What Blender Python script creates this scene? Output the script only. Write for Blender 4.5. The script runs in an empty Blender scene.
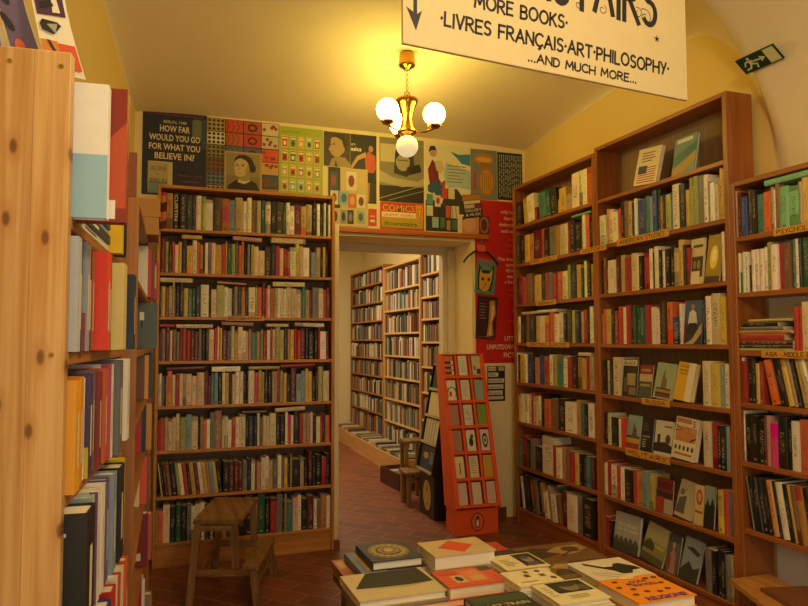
import bpy, math, random
from mathutils import Matrix, Vector
random.seed(11)
PI = math.pi
C = bpy.context.scene.collection
W = bpy.context.scene

# ------------------------------------------------------------------ camera model
YAW, PITCH, ROLL, FPX, CAMH = 0.34285, 0.05497, -0.00278, 690.0, 1.41657
_f = Vector((math.sin(YAW)*math.cos(PITCH), math.cos(YAW)*math.cos(PITCH), math.sin(PITCH)))
_r0 = Vector((math.cos(YAW), -math.sin(YAW), 0)); _u0 = _r0.cross(_f)
_r = _r0*math.cos(ROLL)+_u0*math.sin(ROLL); _u = _u0*math.cos(ROLL)-_r0*math.sin(ROLL)
EYE = Vector((0, 0, CAMH))
def ray(u, v): return _f+_r*((u-404)/FPX)-_u*((v-303)/FPX)
def on_x(u, v, X): d = ray(u, v); return EYE+d*(X/d.x)
def on_y(u, v, Y): d = ray(u, v); return EYE+d*(Y/d.y)
def on_z(u, v, Z): d = ray(u, v); return EYE+d*((Z-CAMH)/d.z)
def kx(u, v=343): d = ray(u, v); return d.x/d.y

# ------------------------------------------------------------------ materials
def lin(c): return c/12.92 if c <= .04045 else ((c+.055)/1.055)**2.4
def rgb(h):
    if isinstance(h, tuple): return h
    return tuple(lin(int(h[i:i+2], 16)/255) for i in (0, 2, 4))
_mats = {}
def new_mat(name):
    m = bpy.data.materials.new(name); m.use_nodes = True
    nt = m.node_tree; return m, nt, nt.nodes['Principled BSDF']
def mat(h, rough=.6, metal=0., noise=.10, scale=22.):
    key = (h, rough, metal, noise)
    if key in _mats: return _mats[key]
    m, nt, b = new_mat('paint_'+str(len(_mats)))
    c = rgb(h); N = nt.nodes; L = nt.links
    b.inputs['Roughness'].default_value = rough; b.inputs['Metallic'].default_value = metal
    if noise:
        tc = N.new('ShaderNodeTexCoord'); nz = N.new('ShaderNodeTexNoise'); nz.inputs['Scale'].default_value = scale; nz.inputs['Detail'].default_value = 3
        mp = N.new('ShaderNodeMapRange'); mp.inputs['To Min'].default_value = 1-noise; mp.inputs['To Max'].default_value = 1+noise
        mx = N.new('ShaderNodeVectorMath'); mx.operation = 'SCALE'; mx.inputs[0].default_value = c
        L.new(tc.outputs['Object'], nz.inputs['Vector']); L.new(nz.outputs['Fac'], mp.inputs['Value']); L.new(mp.outputs['Result'], mx.inputs['Scale']); L.new(mx.outputs['Vector'], b.inputs['Base Color'])
    else: b.inputs['Base Color'].default_value = (*c, 1)
    _mats[key] = m; return m
def ink(h): return mat(h, .55, 0, 0)
def wood(name, c1, c2, axis, rough=.5, knots=0., scale=1.):
    key = ('wood', name, axis)
    if key in _mats: return _mats[key]
    m, nt, b = new_mat(name+'_'+'xyz'[axis]); N = nt.nodes; L = nt.links
    tc = N.new('ShaderNodeTexCoord'); mp = N.new('ShaderNodeMapping'); s = [28*scale]*3; s[axis] = 1.6*scale; mp.inputs['Scale'].default_value = s
    L.new(tc.outputs['Object'], mp.inputs['Vector'])
    n1 = N.new('ShaderNodeTexNoise'); n1.inputs['Scale'].default_value = 1.3; n1.inputs['Detail'].default_value = 5; n1.inputs['Distortion'].default_value = .6
    L.new(mp.outputs['Vector'], n1.inputs['Vector'])
    r = N.new('ShaderNodeValToRGB'); e = r.color_ramp.elements; e[0].position = .34; e[0].color = (*rgb(c1), 1); e[1].position = .66; e[1].color = (*rgb(c2), 1)
    L.new(n1.outputs['Fac'], r.inputs['Fac']); out = r.outputs['Color']
    if knots:
        m2 = N.new('ShaderNodeMapping'); s = [9.]*3; s[axis] = 4.2; m2.inputs['Scale'].default_value = s; L.new(tc.outputs['Object'], m2.inputs['Vector'])
        v = N.new('ShaderNodeTexVoronoi'); v.inputs['Scale'].default_value = .8; L.new(m2.outputs['Vector'], v.inputs['Vector'])
        k = N.new('ShaderNodeMapRange'); k.inputs['From Min'].default_value = .06; k.inputs['From Max'].default_value = .17; k.inputs['To Min'].default_value = knots; k.inputs['To Max'].default_value = 0; L.new(v.outputs['Distance'], k.inputs['Value'])
        mx = N.new('ShaderNodeMixRGB'); mx.inputs['Color2'].default_value = (*rgb('8a5526'), 1); L.new(k.outputs['Result'], mx.inputs['Fac']); L.new(out, mx.inputs['Color1']); out = mx.outputs['Color']
        n3 = N.new('ShaderNodeTexNoise'); n3.inputs['Scale'].default_value = 1.0; mp3 = N.new('ShaderNodeMapping'); s = [11.]*3; s[axis] = .35; mp3.inputs['Scale'].default_value = s; L.new(tc.outputs['Object'], mp3.inputs['Vector']); L.new(mp3.outputs['Vector'], n3.inputs['Vector'])
        mr = N.new('ShaderNodeMapRange'); mr.inputs['From Min'].default_value = .3; mr.inputs['From Max'].default_value = .7; mr.inputs['To Min'].default_value = .82; mr.inputs['To Max'].default_value = 1.1; L.new(n3.outputs['Fac'], mr.inputs['Value'])
        vm = N.new('ShaderNodeVectorMath'); vm.operation = 'SCALE'; L.new(out, vm.inputs[0]); L.new(mr.outputs['Result'], vm.inputs['Scale']); out = vm.outputs['Vector']
    L.new(out, b.inputs['Base Color']); b.inputs['Roughness'].default_value = rough
    _mats[key] = m; return m
def brownwood(a): return wood('stained_wood', 'b0722e', 'cc8c40', a, .40)
def darkwood(a): return wood('dark_stained_wood', '8e5022', 'ac662e', a, .40)
def pine(a):
    key = ('pine', a)
    if key in _mats: return _mats[key]
    m, nt, b = new_mat('knotty_pine'); N = nt.nodes; L = nt.links
    def mth(op, x, y=None):
        n = N.new('ShaderNodeMath'); n.operation = op
        for i, v in enumerate((x, y)):
            if v is None: continue
            if isinstance(v, (int, float)): n.inputs[i].default_value = v
            else: L.new(v, n.inputs[i])
        return n.outputs[0]
    tc = N.new('ShaderNodeTexCoord'); sp_ = N.new('ShaderNodeSeparateXYZ'); L.new(tc.outputs['Object'], sp_.inputs[0])
    yb_ = mth('DIVIDE', sp_.outputs['Y'], .052); fr = mth('FRACT', yb_); idx = mth('FLOOR', yb_)
    wn = N.new('ShaderNodeTexWhiteNoise'); wn.noise_dimensions = '1D'; L.new(idx, wn.inputs['W'])
    cb = N.new('ShaderNodeCombineXYZ'); L.new(mth('MULTIPLY', sp_.outputs['Y'], 70), cb.inputs['Y']); L.new(mth('ADD', mth('MULTIPLY', sp_.outputs['Z'], 2.2), mth('MULTIPLY', wn.outputs['Value'], 30)), cb.inputs['Z'])
    n1 = N.new('ShaderNodeTexNoise'); n1.inputs['Scale'].default_value = 1.; n1.inputs['Detail'].default_value = 4; n1.inputs['Distortion'].default_value = .5; L.new(cb.outputs[0], n1.inputs['Vector'])
    r = N.new('ShaderNodeValToRGB'); e = r.color_ramp.elements; e[0].position = .3; e[0].color = (*rgb('be8642'), 1); e[1].position = .62; e[1].color = (*rgb('dab072'), 1); L.new(n1.outputs['Fac'], r.inputs['Fac'])
    c2 = N.new('ShaderNodeCombineXYZ'); L.new(mth('MULTIPLY', sp_.outputs['Y'], 17), c2.inputs['X']); L.new(mth('MULTIPLY', sp_.outputs['Z'], 8.), c2.inputs['Y'])
    v = N.new('ShaderNodeTexVoronoi'); v.voronoi_dimensions = '2D'; v.inputs['Scale'].default_value = .74; L.new(c2.outputs[0], v.inputs['Vector'])
    def fade(lo, hi, amt):
        k = N.new('ShaderNodeMapRange'); k.inputs['From Min'].default_value = lo; k.inputs['From Max'].default_value = hi; k.inputs['To Min'].default_value = amt; k.inputs['To Max'].default_value = 0; L.new(v.outputs['Distance'], k.inputs['Value']); return k.outputs['Result']
    halo = N.new('ShaderNodeMixRGB'); halo.inputs['Color2'].default_value = (*rgb('b87838'), 1); L.new(fade(.03, .22, .6), halo.inputs['Fac']); L.new(r.outputs['Color'], halo.inputs['Color1'])
    kn = N.new('ShaderNodeMixRGB'); kn.inputs['Color2'].default_value = (*rgb('6e4420'), 1); L.new(fade(.045, .085, .85), kn.inputs['Fac']); L.new(halo.outputs['Color'], kn.inputs['Color1'])
    tone = mth('ADD', .84, mth('MULTIPLY', wn.outputs['Value'], .24)); joint = mth('SUBTRACT', 1., mth('MULTIPLY', mth('LESS_THAN', fr, .025), .28))
    vm = N.new('ShaderNodeVectorMath'); vm.operation = 'SCALE'; L.new(kn.outputs['Color'], vm.inputs[0]); L.new(mth('MULTIPLY', tone, joint), vm.inputs['Scale']); L.new(vm.outputs['Vector'], b.inputs['Base Color']); b.inputs['Roughness'].default_value = .38
    _mats[key] = m; return m
def pineshelf(a): return wood('pine_shelf', '8e5624', 'a66c34', a, .45)
def backing(a): return wood('dull_backing', '86684a', '967a5a', a, .7)
def oldwood(a): return wood('worn_wood', '6a4824', '98703e', a, .5)
def palewood(a): return wood('pale_wood', 'c2945a', 'd6ac72', a, .5)

def emit(h, s):
    m, nt, b = new_mat('glow'); c = rgb(h)
    b.inputs['Base Color'].default_value = (*c, 1); b.inputs['Emission Color'].default_value = (*c, 1); b.inputs['Emission Strength'].default_value = s; b.inputs['Roughness'].default_value = .3
    return m

# ------------------------------------------------------------------ book shaders (colour comes from each object's own colour)
def book_mats():
    def base(nt, amp):
        N = nt.nodes; L = nt.links
        oi = N.new('ShaderNodeObjectInfo'); tc = N.new('ShaderNodeTexCoord')
        nz = N.new('ShaderNodeTexNoise'); nz.inputs['Scale'].default_value = 3; nz.inputs['Detail'].default_value = 4
        ad = N.new('ShaderNodeVectorMath'); ad.operation = 'ADD'; L.new(tc.outputs['Generated'], ad.inputs[0])
        sc = N.new('ShaderNodeMath'); sc.operation = 'MULTIPLY'; sc.inputs[1].default_value = 57.; L.new(oi.outputs['Random'], sc.inputs[0]); L.new(sc.outputs[0], ad.inputs[1])
        L.new(ad.outputs['Vector'], nz.inputs['Vector'])
        mr = N.new('ShaderNodeMapRange'); mr.inputs['To Min'].default_value = 1-amp; mr.inputs['To Max'].default_value = 1+amp; L.new(nz.outputs['Fac'], mr.inputs['Value'])
        vm = N.new('ShaderNodeVectorMath'); vm.operation = 'SCALE'; L.new(oi.outputs['Color'], vm.inputs[0]); L.new(mr.outputs['Result'], vm.inputs['Scale'])
        return N, L, oi, tc, ad, vm.outputs['Vector']
    cv, nt, b = new_mat('book_cover'); N, L, oi, tc, ad, col = base(nt, .2); L.new(col, b.inputs['Base Color']); b.inputs['Roughness'].default_value = .45
    sp, nt, b = new_mat('book_spine'); N, L, oi, tc, ad, col = base(nt, .2); b.inputs['Roughness'].default_value = .38
    def mth(op, a, c=None, cc=None):
        n = N.new('ShaderNodeMath'); n.operation = op
        for i, x in enumerate((a, c, cc)):
            if x is None: continue
            if isinstance(x, (int, float)): n.inputs[i].default_value = x
            else: L.new(x, n.inputs[i])
        return n.outputs[0]
    sep = N.new('ShaderNodeSeparateXYZ'); L.new(tc.outputs['Generated'], sep.inputs[0]); gx, gz = sep.outputs['X'], sep.outputs['Z']
    rnd = []
    for k in range(5):
        w = N.new('ShaderNodeTexWhiteNoise'); w.noise_dimensions = '1D'; L.new(mth('ADD', oi.outputs['Random'], k*3.7), w.inputs['W']); rnd.append(w.outputs['Value'])
    lw = N.new('ShaderNodeSeparateXYZ'); L.new(oi.outputs['Color'], lw.inputs[0])
    lum = mth('ADD', mth('MULTIPLY', lw.outputs['X'], .35), mth('MULTIPLY', lw.outputs['Y'], .6)); dark = mth('GREATER_THAN', lum, .16)
    inkc = N.new('ShaderNodeMixRGB'); inkc.inputs['Color1'].default_value = (.5, .42, .27, 1); inkc.inputs['Color2'].default_value = (.05, .035, .03, 1); L.new(dark, inkc.inputs['Fac'])
    # lettering running up the spine
    cmb = N.new('ShaderNodeCombineXYZ'); L.new(mth('MULTIPLY', gx, 3.2), cmb.inputs['X']); L.new(mth('ADD', mth('MULTIPLY', gz, 46), mth('MULTIPLY', rnd[0], 90)), cmb.inputs['Z']); L.new(mth('MULTIPLY', rnd[1], 40), cmb.inputs['Y'])
    tx = N.new('ShaderNodeTexNoise'); tx.inputs['Scale'].default_value = 1.; tx.inputs['Detail'].default_value = 1; L.new(cmb.outputs[0], tx.inputs['Vector'])
    t = mth('GREATER_THAN', tx.outputs['Fac'], .54)
    inx = mth('LESS_THAN', mth('ABSOLUTE', mth('SUBTRACT', gx, .5)), .24)
    z0 = mth('ADD', mth('MULTIPLY', rnd[2], .3), .16); z1 = mth('ADD', mth('MULTIPLY', rnd[3], .3), .62)
    inz = mth('MULTIPLY', mth('GREATER_THAN', gz, z0), mth('LESS_THAN', gz, z1))
    title = mth('MULTIPLY', mth('MULTIPLY', t, inx), inz)
    logo = mth('MULTIPLY', mth('MULTIPLY', mth('GREATER_THAN', gz, .05), mth('LESS_THAN', gz, .1)), mth('LESS_THAN', mth('ABSOLUTE', mth('SUBTRACT', gx, .5)), .2))
    logo = mth('MULTIPLY', logo, mth('GREATER_THAN', rnd[4], .45))
    mark = mth('MULTIPLY', mth('MAXIMUM', title, logo), mth('ADD', .3, mth('MULTIPLY', rnd[1], .45)))
    # a printed band at the foot or head of some spines
    band = mth('MULTIPLY', mth('LESS_THAN', gz, mth('ADD', .12, mth('MULTIPLY', rnd[3], .3))), mth('GREATER_THAN', rnd[1], .8))
    band2 = mth('MULTIPLY', mth('GREATER_THAN', gz, mth('SUBTRACT', .94, mth('MULTIPLY', rnd[2], .3))), mth('GREATER_THAN', rnd[0], .8))
    hue = N.new('ShaderNodeHueSaturation'); hue.inputs['Saturation'].default_value = 1.1; L.new(mth('ADD', .42, mth('MULTIPLY', rnd[4], .16)), hue.inputs['Hue']); L.new(mth('ADD', .35, mth('MULTIPLY', rnd[2], .9)), hue.inputs['Value']); L.new(col, hue.inputs['Color'])
    m1 = N.new('ShaderNodeMixRGB'); L.new(mth('MAXIMUM', band, band2), m1.inputs['Fac']); L.new(col, m1.inputs['Color1']); L.new(hue.outputs['Color'], m1.inputs['Color2'])
    m2 = N.new('ShaderNodeMixRGB'); L.new(mark, m2.inputs['Fac']); L.new(m1.outputs['Color'], m2.inputs['Color1']); L.new(inkc.outputs['Color'], m2.inputs['Color2'])
    L.new(m2.outputs['Color'], b.inputs['Base Color'])
    pg, nt, b = new_mat('book_pages'); N = nt.nodes; L = nt.links
    tc = N.new('ShaderNodeTexCoord'); mp = N.new('ShaderNodeMapping'); mp.inputs['Scale'].default_value = (60, 1, 1); L.new(tc.outputs['Generated'], mp.inputs['Vector'])
    nz = N.new('ShaderNodeTexNoise'); nz.inputs['Scale'].default_value = 2; L.new(mp.outputs['Vector'], nz.inputs['Vector'])
    cr = N.new('ShaderNodeValToRGB'); cr.color_ramp.elements[0].color = (*rgb('b8a682'), 1); cr.color_ramp.elements[1].color = (*rgb('e2d6ba'), 1); cr.color_ramp.elements[0].position = .3; cr.color_ramp.elements[1].position = .6
    L.new(nz.outputs['Fac'], cr.inputs['Fac']); L.new(cr.outputs['Color'], b.inputs['Base Color']); b.inputs['Roughness'].default_value = .8
    return cv, sp, pg
COVER, SPINE, PAGES = book_mats()
PAGE = mat('e6dcc4', .8, 0, .08, 300.)

# ------------------------------------------------------------------ mesh building
class MB:
    def __init__(s): s.v = []; s.f = []; s.mi = []; s.ms = []; s.sm = []
    def m(s, material):
        if material not in s.ms: s.ms.append(material)
        return s.ms.index(material)
    def add(s, vs, fs, material, smooth=False):
        b = len(s.v); s.v += [tuple(p) for p in vs]; i = s.m(material)
        for f in fs: s.f.append([b+k for k in f]); s.mi.append(i); s.sm.append(smooth)
    def hexa(s, p, material):       # 8 corners: bottom ring, top ring
        s.add(p, [(3, 2, 1, 0), (4, 5, 6, 7), (0, 1, 5, 4), (1, 2, 6, 5), (2, 3, 7, 6), (3, 0, 4, 7)], material)
    def box(s, x0, x1, y0, y1, z0, z1, material, bev=0.):
        if not bev:
            s.hexa([(x0, y0, z0), (x1, y0, z0), (x1, y1, z0), (x0, y1, z0), (x0, y0, z1), (x1, y0, z1), (x1, y1, z1), (x0, y1, z1)], material); return
        c = Vector(((x0+x1)/2, (y0+y1)/2, (z0+z1)/2)); h = Vector(((x1-x0)/2, (y1-y0)/2, (z1-z0)/2)); bev = min(bev, min(h)*.9)
        vs = []; idx = {}
        for sx in (-1, 1):
            for sy in (-1, 1):
                for sz in (-1, 1):
                    for a in range(3):
                        o = [h.x, h.y, h.z]
                        for k in range(3):
                            if k != a: o[k] -= bev
                        idx[(sx, sy, sz, a)] = len(vs); vs.append((c.x+sx*o[0], c.y+sy*o[1], c.z+sz*o[2]))
        fs = []
        S = (-1, 1)
        for a in range(3):
            b_, d_ = [k for k in range(3) if k != a]
            for sa in S:
                q = []
                for sb, sd in ((-1, -1), (1, -1), (1, 1), (-1, 1)):
                    t = [0, 0, 0]; t[a] = sa; t[b_] = sb; t[d_] = sd; q.append(idx[(*t, a)])
                fs.append(q)
        for a in range(3):
            b_, d_ = [k for k in range(3) if k != a]
            for sb in S:
                for sd in S:
                    t0 = [0, 0, 0]; t0[a] = -1; t0[b_] = sb; t0[d_] = sd; t1 = list(t0); t1[a] = 1
                    fs.append([idx[(*t0, b_)], idx[(*t1, b_)], idx[(*t1, d_)], idx[(*t0, d_)]])
        for sx in S:
            for sy in S:
                for sz in S: fs.append([idx[(sx, sy, sz, a)] for a in range(3)])
        out = []
        for f in fs:
            P = [Vector(vs[k]) for k in f]; n = (P[1]-P[0]).cross(P[2]-P[0]); ctr = sum(P, Vector())/len(P)
            out.append(f if n.dot(ctr-c) > 0 else f[::-1])
        s.add(vs, out, material)
    def tube(s, pts, r, material, n=10, cap=True):
        pts = [Vector(p) for p in pts]; R = r if isinstance(r, (list, tuple)) else [r]*len(pts)
        rings = []; prev = None
        for i, p in enumerate(pts):
            t = (pts[min(i+1, len(pts)-1)]-pts[max(i-1, 0)]).normalized()
            a = prev if prev is not None else (Vector((0, 0, 1)) if abs(t.z) < .9 else Vector((1, 0, 0)))
            b = (a-t*a.dot(t)).normalized(); prev = b; c = t.cross(b)
            rings.append([p+(b*math.cos(2*PI*k/n)+c*math.sin(2*PI*k/n))*R[i] for k in range(n)])
        vs = [q for g in rings for q in g]; fs = []
        for i in range(len(pts)-1):
            for k in range(n): fs.append((i*n+k, i*n+(k+1) % n, (i+1)*n+(k+1) % n, (i+1)*n+k))
        if cap: fs += [tuple(range(n))[::-1], tuple((len(pts)-1)*n+k for k in range(n))]
        s.add(vs, fs, material, True)
    def lathe(s, prof, c, material, n=28):
        vs = []; fs = []
        for r, z in prof:
            for k in range(n): vs.append((c[0]+r*math.cos(2*PI*k/n), c[1]+r*math.sin(2*PI*k/n), c[2]+z))
        for i in range(len(prof)-1):
            for k in range(n): fs.append((i*n+k, i*n+(k+1) % n, (i+1)*n+(k+1) % n, (i+1)*n+k))
        fs += [tuple(range(n))[::-1], tuple((len(prof)-1)*n+k for k in range(n))]
        s.add(vs, fs, material, True)
    def ball(s, c, r, material, n=24, m=14):
        s.lathe([(max(1e-4, r*math.sin(PI*i/m)), -r*math.cos(PI*i/m)) for i in range(m+1)], c, material, n)
    def torus(s, c, R, r, axis, material, n=16, k=8):
        ax = Vector(axis).normalized(); a = ax.orthogonal().normalized(); b = ax.cross(a)
        pts = [Vector(c)+(a*math.cos(2*PI*i/n)+b*math.sin(2*PI*i/n))*R for i in range(n+1)]
        s.tube(pts, r, material, k, False)
    def prism(s, poly, a0, a1, material, axis=1):   # polygon in the other two axes, extruded along axis
        def P(p, t): q = list(p); q.insert(axis, t); return tuple(q)
        n = len(poly); vs = [P(p, a0) for p in poly]+[P(p, a1) for p in poly]
        fs = [tuple(range(n)), tuple(range(2*n-1, n-1, -1))]+[(i, i+n, (i+1) % n+n, (i+1) % n) for i in range(n)]
        s.add(vs, fs, material)
    def print_on(s, O, X, Y, w, h, items, lay0=0.0003):
        """flat printed shapes on a sheet whose lower left corner is O, X/Y unit vectors, w x h metres"""
        O = Vector(O); X = Vector(X); Y = Vector(Y); Nn = X.cross(Y).normalized()
        for k, it in enumerate(items):
            off = Nn*(lay0+.00006*k); P = lambda x, y: O+X*(x*w)+Y*(y*h)+off
            t = it[0]
            if t == 'r': _, x0, y0, x1, y1, c = it; s.add([P(x0, y0), P(x1, y0), P(x1, y1), P(x0, y1)], [(0, 1, 2, 3)], ink(c))
            elif t == 'p': s.add([P(*q) for q in it[1]], [tuple(range(len(it[1])))], ink(it[2]))
            elif t == 'e':
                _, cx, cy, rx, ry, c = it; n = 20
                s.add([P(cx+rx*math.cos(2*PI*i/n), cy+ry*math.sin(2*PI*i/n)) for i in range(n)], [tuple(range(n))], ink(c))
            elif t == 'l':                        # stroke along points, width in metres
                _, pts, wd, c = it; q = [Vector((x*w, y*h)) for x, y in pts]
                L_, R_ = [], []
                for i, p in enumerate(q):
                    d = (q[min(i+1, len(q)-1)]-q[max(i-1, 0)]).normalized(); nn = Vector((-d.y, d.x))*wd/2
                    L_.append(p+nn); R_.append(p-nn)
                vs = [O+X*p.x+Y*p.y+off for p in L_+R_]; n = len(q)
                s.add(vs, [(i+n, i+1+n, i+1, i) for i in range(n-1)], ink(c))
            elif t == 'h':                        # brush lettering: text, x, y, cap height, colour, align, max width, stroke (m)
                _, txt, x, y, th, c, al, mw, sw = it; sy = th*h; st_, tw = hand(txt); sx = mw*w/tw if mw else sy
                x0 = x*w-(tw*sx/2 if al == 'c' else tw*sx if al == 'r' else 0)
                for pl in st_:
                    q = [Vector((x0+a*sx, y*h+b*sy)) for a, b in pl]; L_, R_ = [], []
                    d0 = (q[1]-q[0]).normalized()*sw*.4; d1 = (q[-1]-q[-2]).normalized()*sw*.4; q[0] = q[0]-d0; q[-1] = q[-1]+d1
                    for i, p in enumerate(q):
                        ta = (q[i]-q[i-1]).normalized() if i else None; tb = (q[i+1]-q[i]).normalized() if i < len(q)-1 else None
                        d = ((ta or tb)+(tb or ta)); d = d.normalized() if d.length > .2 else tb; nn = Vector((-d.y, d.x)); k_ = 1/max(.55, abs(nn.dot(Vector((-(tb or ta).y, (tb or ta).x)))))
                        L_.append(p+nn*sw/2*k_); R_.append(p-nn*sw/2*k_)
                    n = len(q); s.add([O+X*p.x+Y*p.y+off for p in L_+R_], [(i+n, i+1+n, i+1, i) for i in range(n-1)], ink(c))
            elif t == 't':
                _, txt, x, y, th, c = it[:6]; al = it[6] if len(it) > 6 else 'l'; mw = it[7] if len(it) > 7 else None; bold = it[8] if len(it) > 8 else .008
                vs, fs, tw = text_mesh(txt, bold); sy = th*h; sx = sy
                if mw: sx = mw*w/max(tw, 1e-6)
                x0 = x*w-(tw*sx/2 if al == 'c' else tw*sx if al == 'r' else 0)
                s.add([O+X*(x0+a*sx)+Y*(y*h+b*sy)+off for a, b in vs], fs, ink(c))
    def build(s, name, parent=None):
        me = bpy.data.meshes.new(name); me.from_pydata(s.v, [], s.f)
        for m_ in s.ms: me.materials.append(m_)
        me.polygons.foreach_set('material_index', s.mi); me.polygons.foreach_set('use_smooth', s.sm); me.update()
        o = bpy.data.objects.new(name, me); C.objects.link(o)
        if parent is not None: o.parent = parent
        return o
def _arc(cx, cy, rx, ry, a0, a1, n=11): return [(cx+rx*math.cos(math.radians(a0+(a1-a0)*i/n)), cy+ry*math.sin(math.radians(a0+(a1-a0)*i/n))) for i in range(n+1)]
GLY = {'A': (.7, [[(0, 0), (.36, 1)], [(.34, 1), (.7, 0)], [(.13, .36), (.57, .36)]]), 'B': (.56, [[(0, 0), (0, 1)], [(0, 1)]+_arc(.26, .77, .24, .23, 90, -90, 7)+[(0, .54)], [(0, .54)]+_arc(.28, .27, .27, .27, 90, -90, 7)+[(0, 0)]]),
 'C': (.62, [_arc(.38, .5, .38, .5, 48, 312)]), 'Ç': (.62, [_arc(.38, .5, .38, .5, 48, 312), [(.4, 0), (.46, -.14), (.32, -.24)]]), 'D': (.6, [[(0, 0), (0, 1)], [(0, 1)]+_arc(.2, .5, .4, .5, 90, -90)+[(0, 0)]]),
 'E': (.5, [[(0, 0), (0, 1)], [(0, 1), (.5, 1)], [(0, .52), (.42, .52)], [(0, 0), (.5, 0)]]), 'F': (.5, [[(0, 0), (0, 1)], [(0, 1), (.5, 1)], [(0, .52), (.42, .52)]]), 'G': (.66, [_arc(.38, .5, .38, .5, 50, 330)+[(.7, .45)], [(.42, .45), (.72, .45)]]),
 'H': (.62, [[(0, 0), (0, 1)], [(.62, 0), (.62, 1)], [(0, .5), (.62, .5)]]), 'I': (.06, [[(.03, 0), (.03, 1)]]), 'K': (.56, [[(0, 0), (0, 1)], [(.5, 1), (.02, .45)], [(.18, .6), (.56, 0)]]), 'L': (.46, [[(0, 1), (0, 0)], [(0, 0), (.46, 0)]]),
 'M': (.78, [[(0, 0), (.08, 1)], [(.08, 1), (.39, .3)], [(.39, .3), (.7, 1)], [(.7, 1), (.78, 0)]]), 'N': (.62, [[(0, 0), (0, 1)], [(0, 1), (.62, 0)], [(.62, 0), (.62, 1)]]), 'O': (.74, [_arc(.37, .5, .37, .5, 90, 450, 18)]),
 'P': (.54, [[(0, 0), (0, 1)], [(0, 1)]+_arc(.26, .74, .26, .26, 90, -90, 7)+[(0, .48)]]), 'R': (.58, [[(0, 0), (0, 1)], [(0, 1)]+_arc(.26, .75, .26, .25, 90, -90, 7)+[(0, .5)], [(.2, .5), (.58, 0)]]),
 'S': (.52, [_arc(.28, .75, .24, .25, 40, 250, 9)+_arc(.25, .25, .26, .26, 80, -140, 9)]), 'T': (.6, [[(.3, 0), (.3, 1)], [(0, 1), (.6, 1)]]), 'U': (.6, [[(0, 1), (0, .3)]+_arc(.3, .3, .3, .3, 180, 360, 9)+[(.6, 1)]]), 'V': (.6, [[(0, 1), (.3, 0)], [(.3, 0), (.6, 1)]]),
 'W': (.9, [[(0, 1), (.2, 0)], [(.2, 0), (.45, .7)], [(.45, .7), (.7, 0)], [(.7, 0), (.9, 1)]]), 'Y': (.56, [[(0, 1), (.28, .48)], [(.56, 1), (.2, 0)]]), '·': (.1, [[(.03, .48), (.07, .56)]]), '.': (.1, [[(.03, 0), (.07, .06)]]), ' ': (.3, [])}
def hand(txt):
    x = 0; out = []
    for i, ch in enumerate(txt):
        w_, st_ = GLY[ch]; wob = .03*math.sin(i*2.3); out += [[(x+a+b*.05, b+wob) for a, b in pl] for pl in st_]; x += w_+.2
    return out, x-.2
_txt = {}
def text_mesh(txt, bold=.02):
    """outline of a line of lettering, capital height 1, starting at x=0"""
    key = (txt, bold)
    if key in _txt: return _txt[key]
    cu = bpy.data.curves.new('lettering', 'FONT'); cu.body = txt; cu.size = 1.38; cu.offset = bold; cu.resolution_u = 2; cu.fill_mode = 'FRONT'
    o = bpy.data.objects.new('lettering', cu); C.objects.link(o); bpy.context.view_layer.update()
    dg = bpy.context.evaluated_depsgraph_get(); me = o.evaluated_get(dg).to_mesh()
    vs = [(v.co.x, v.co.y) for v in me.vertices]; fs = [tuple(p.vertices) for p in me.polygons]
    o.evaluated_get(dg).to_mesh_clear(); bpy.data.objects.remove(o); bpy.data.curves.remove(cu)
    mn = min([v[0] for v in vs] or [0]); vs = [(a-mn, b) for a, b in vs]; tw = max([v[0] for v in vs] or [0])
    _txt[key] = (vs, fs, tw); return _txt[key]
def tag(o, label, cat, group=None, kind=None):
    o['label'] = label; o['category'] = cat
    if group: o['group'] = group
    if kind: o['kind'] = kind
    return o
def thing(name, label, cat, loc=(0, 0, 0), rz=0, group=None):
    o = bpy.data.objects.new(name, None); C.objects.link(o); o.location = loc; o.rotation_euler = (0, 0, rz); o.empty_display_size = .05
    return tag(o, label, cat, group)
def struct(o): o['kind'] = 'structure'; return o
def part(o, label): o['label'] = label; return o

# ------------------------------------------------------------------ ROOM
XR, YB, YD = 2.87, 5.03, 5.50          # right wall, back wall front face, back wall rear face
def xl(y): return -.17-(5.03-y)*.085   # the left wall runs slightly askew
def plaster(name, c, amp=.06, rough=.85):
    m, nt, b = new_mat(name); N = nt.nodes; L = nt.links
    tc = N.new('ShaderNodeTexCoord'); nz = N.new('ShaderNodeTexNoise'); nz.inputs['Scale'].default_value = 2.3; nz.inputs['Detail'].default_value = 6
    L.new(tc.outputs['Object'], nz.inputs['Vector']); mr = N.new('ShaderNodeMapRange'); mr.inputs['To Min'].default_value = 1-amp; mr.inputs['To Max'].default_value = 1+amp; L.new(nz.outputs['Fac'], mr.inputs['Value'])
    vm = N.new('ShaderNodeVectorMath'); vm.operation = 'SCALE'; vm.inputs[0].default_value = rgb(c); L.new(mr.outputs['Result'], vm.inputs['Scale']); L.new(vm.outputs['Vector'], b.inputs['Base Color'])
    bp = N.new('ShaderNodeBump'); bp.inputs['Strength'].default_value = .12; n2 = N.new('ShaderNodeTexNoise'); n2.inputs['Scale'].default_value = 45; L.new(tc.outputs['Object'], n2.inputs['Vector']); L.new(n2.outputs['Fac'], bp.inputs['Height']); L.new(bp.outputs['Normal'], b.inputs['Normal'])
    b.inputs['Roughness'].default_value = rough; return m
WALL = plaster('cream_plaster', 'ecdba8'); WALLY = plaster('yellow_plaster', 'edd07c'); CEIL = plaster('ceiling_plaster', 'ecdcb4'); WHITE = plaster('white_plaster', 'e6e2d4')
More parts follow.
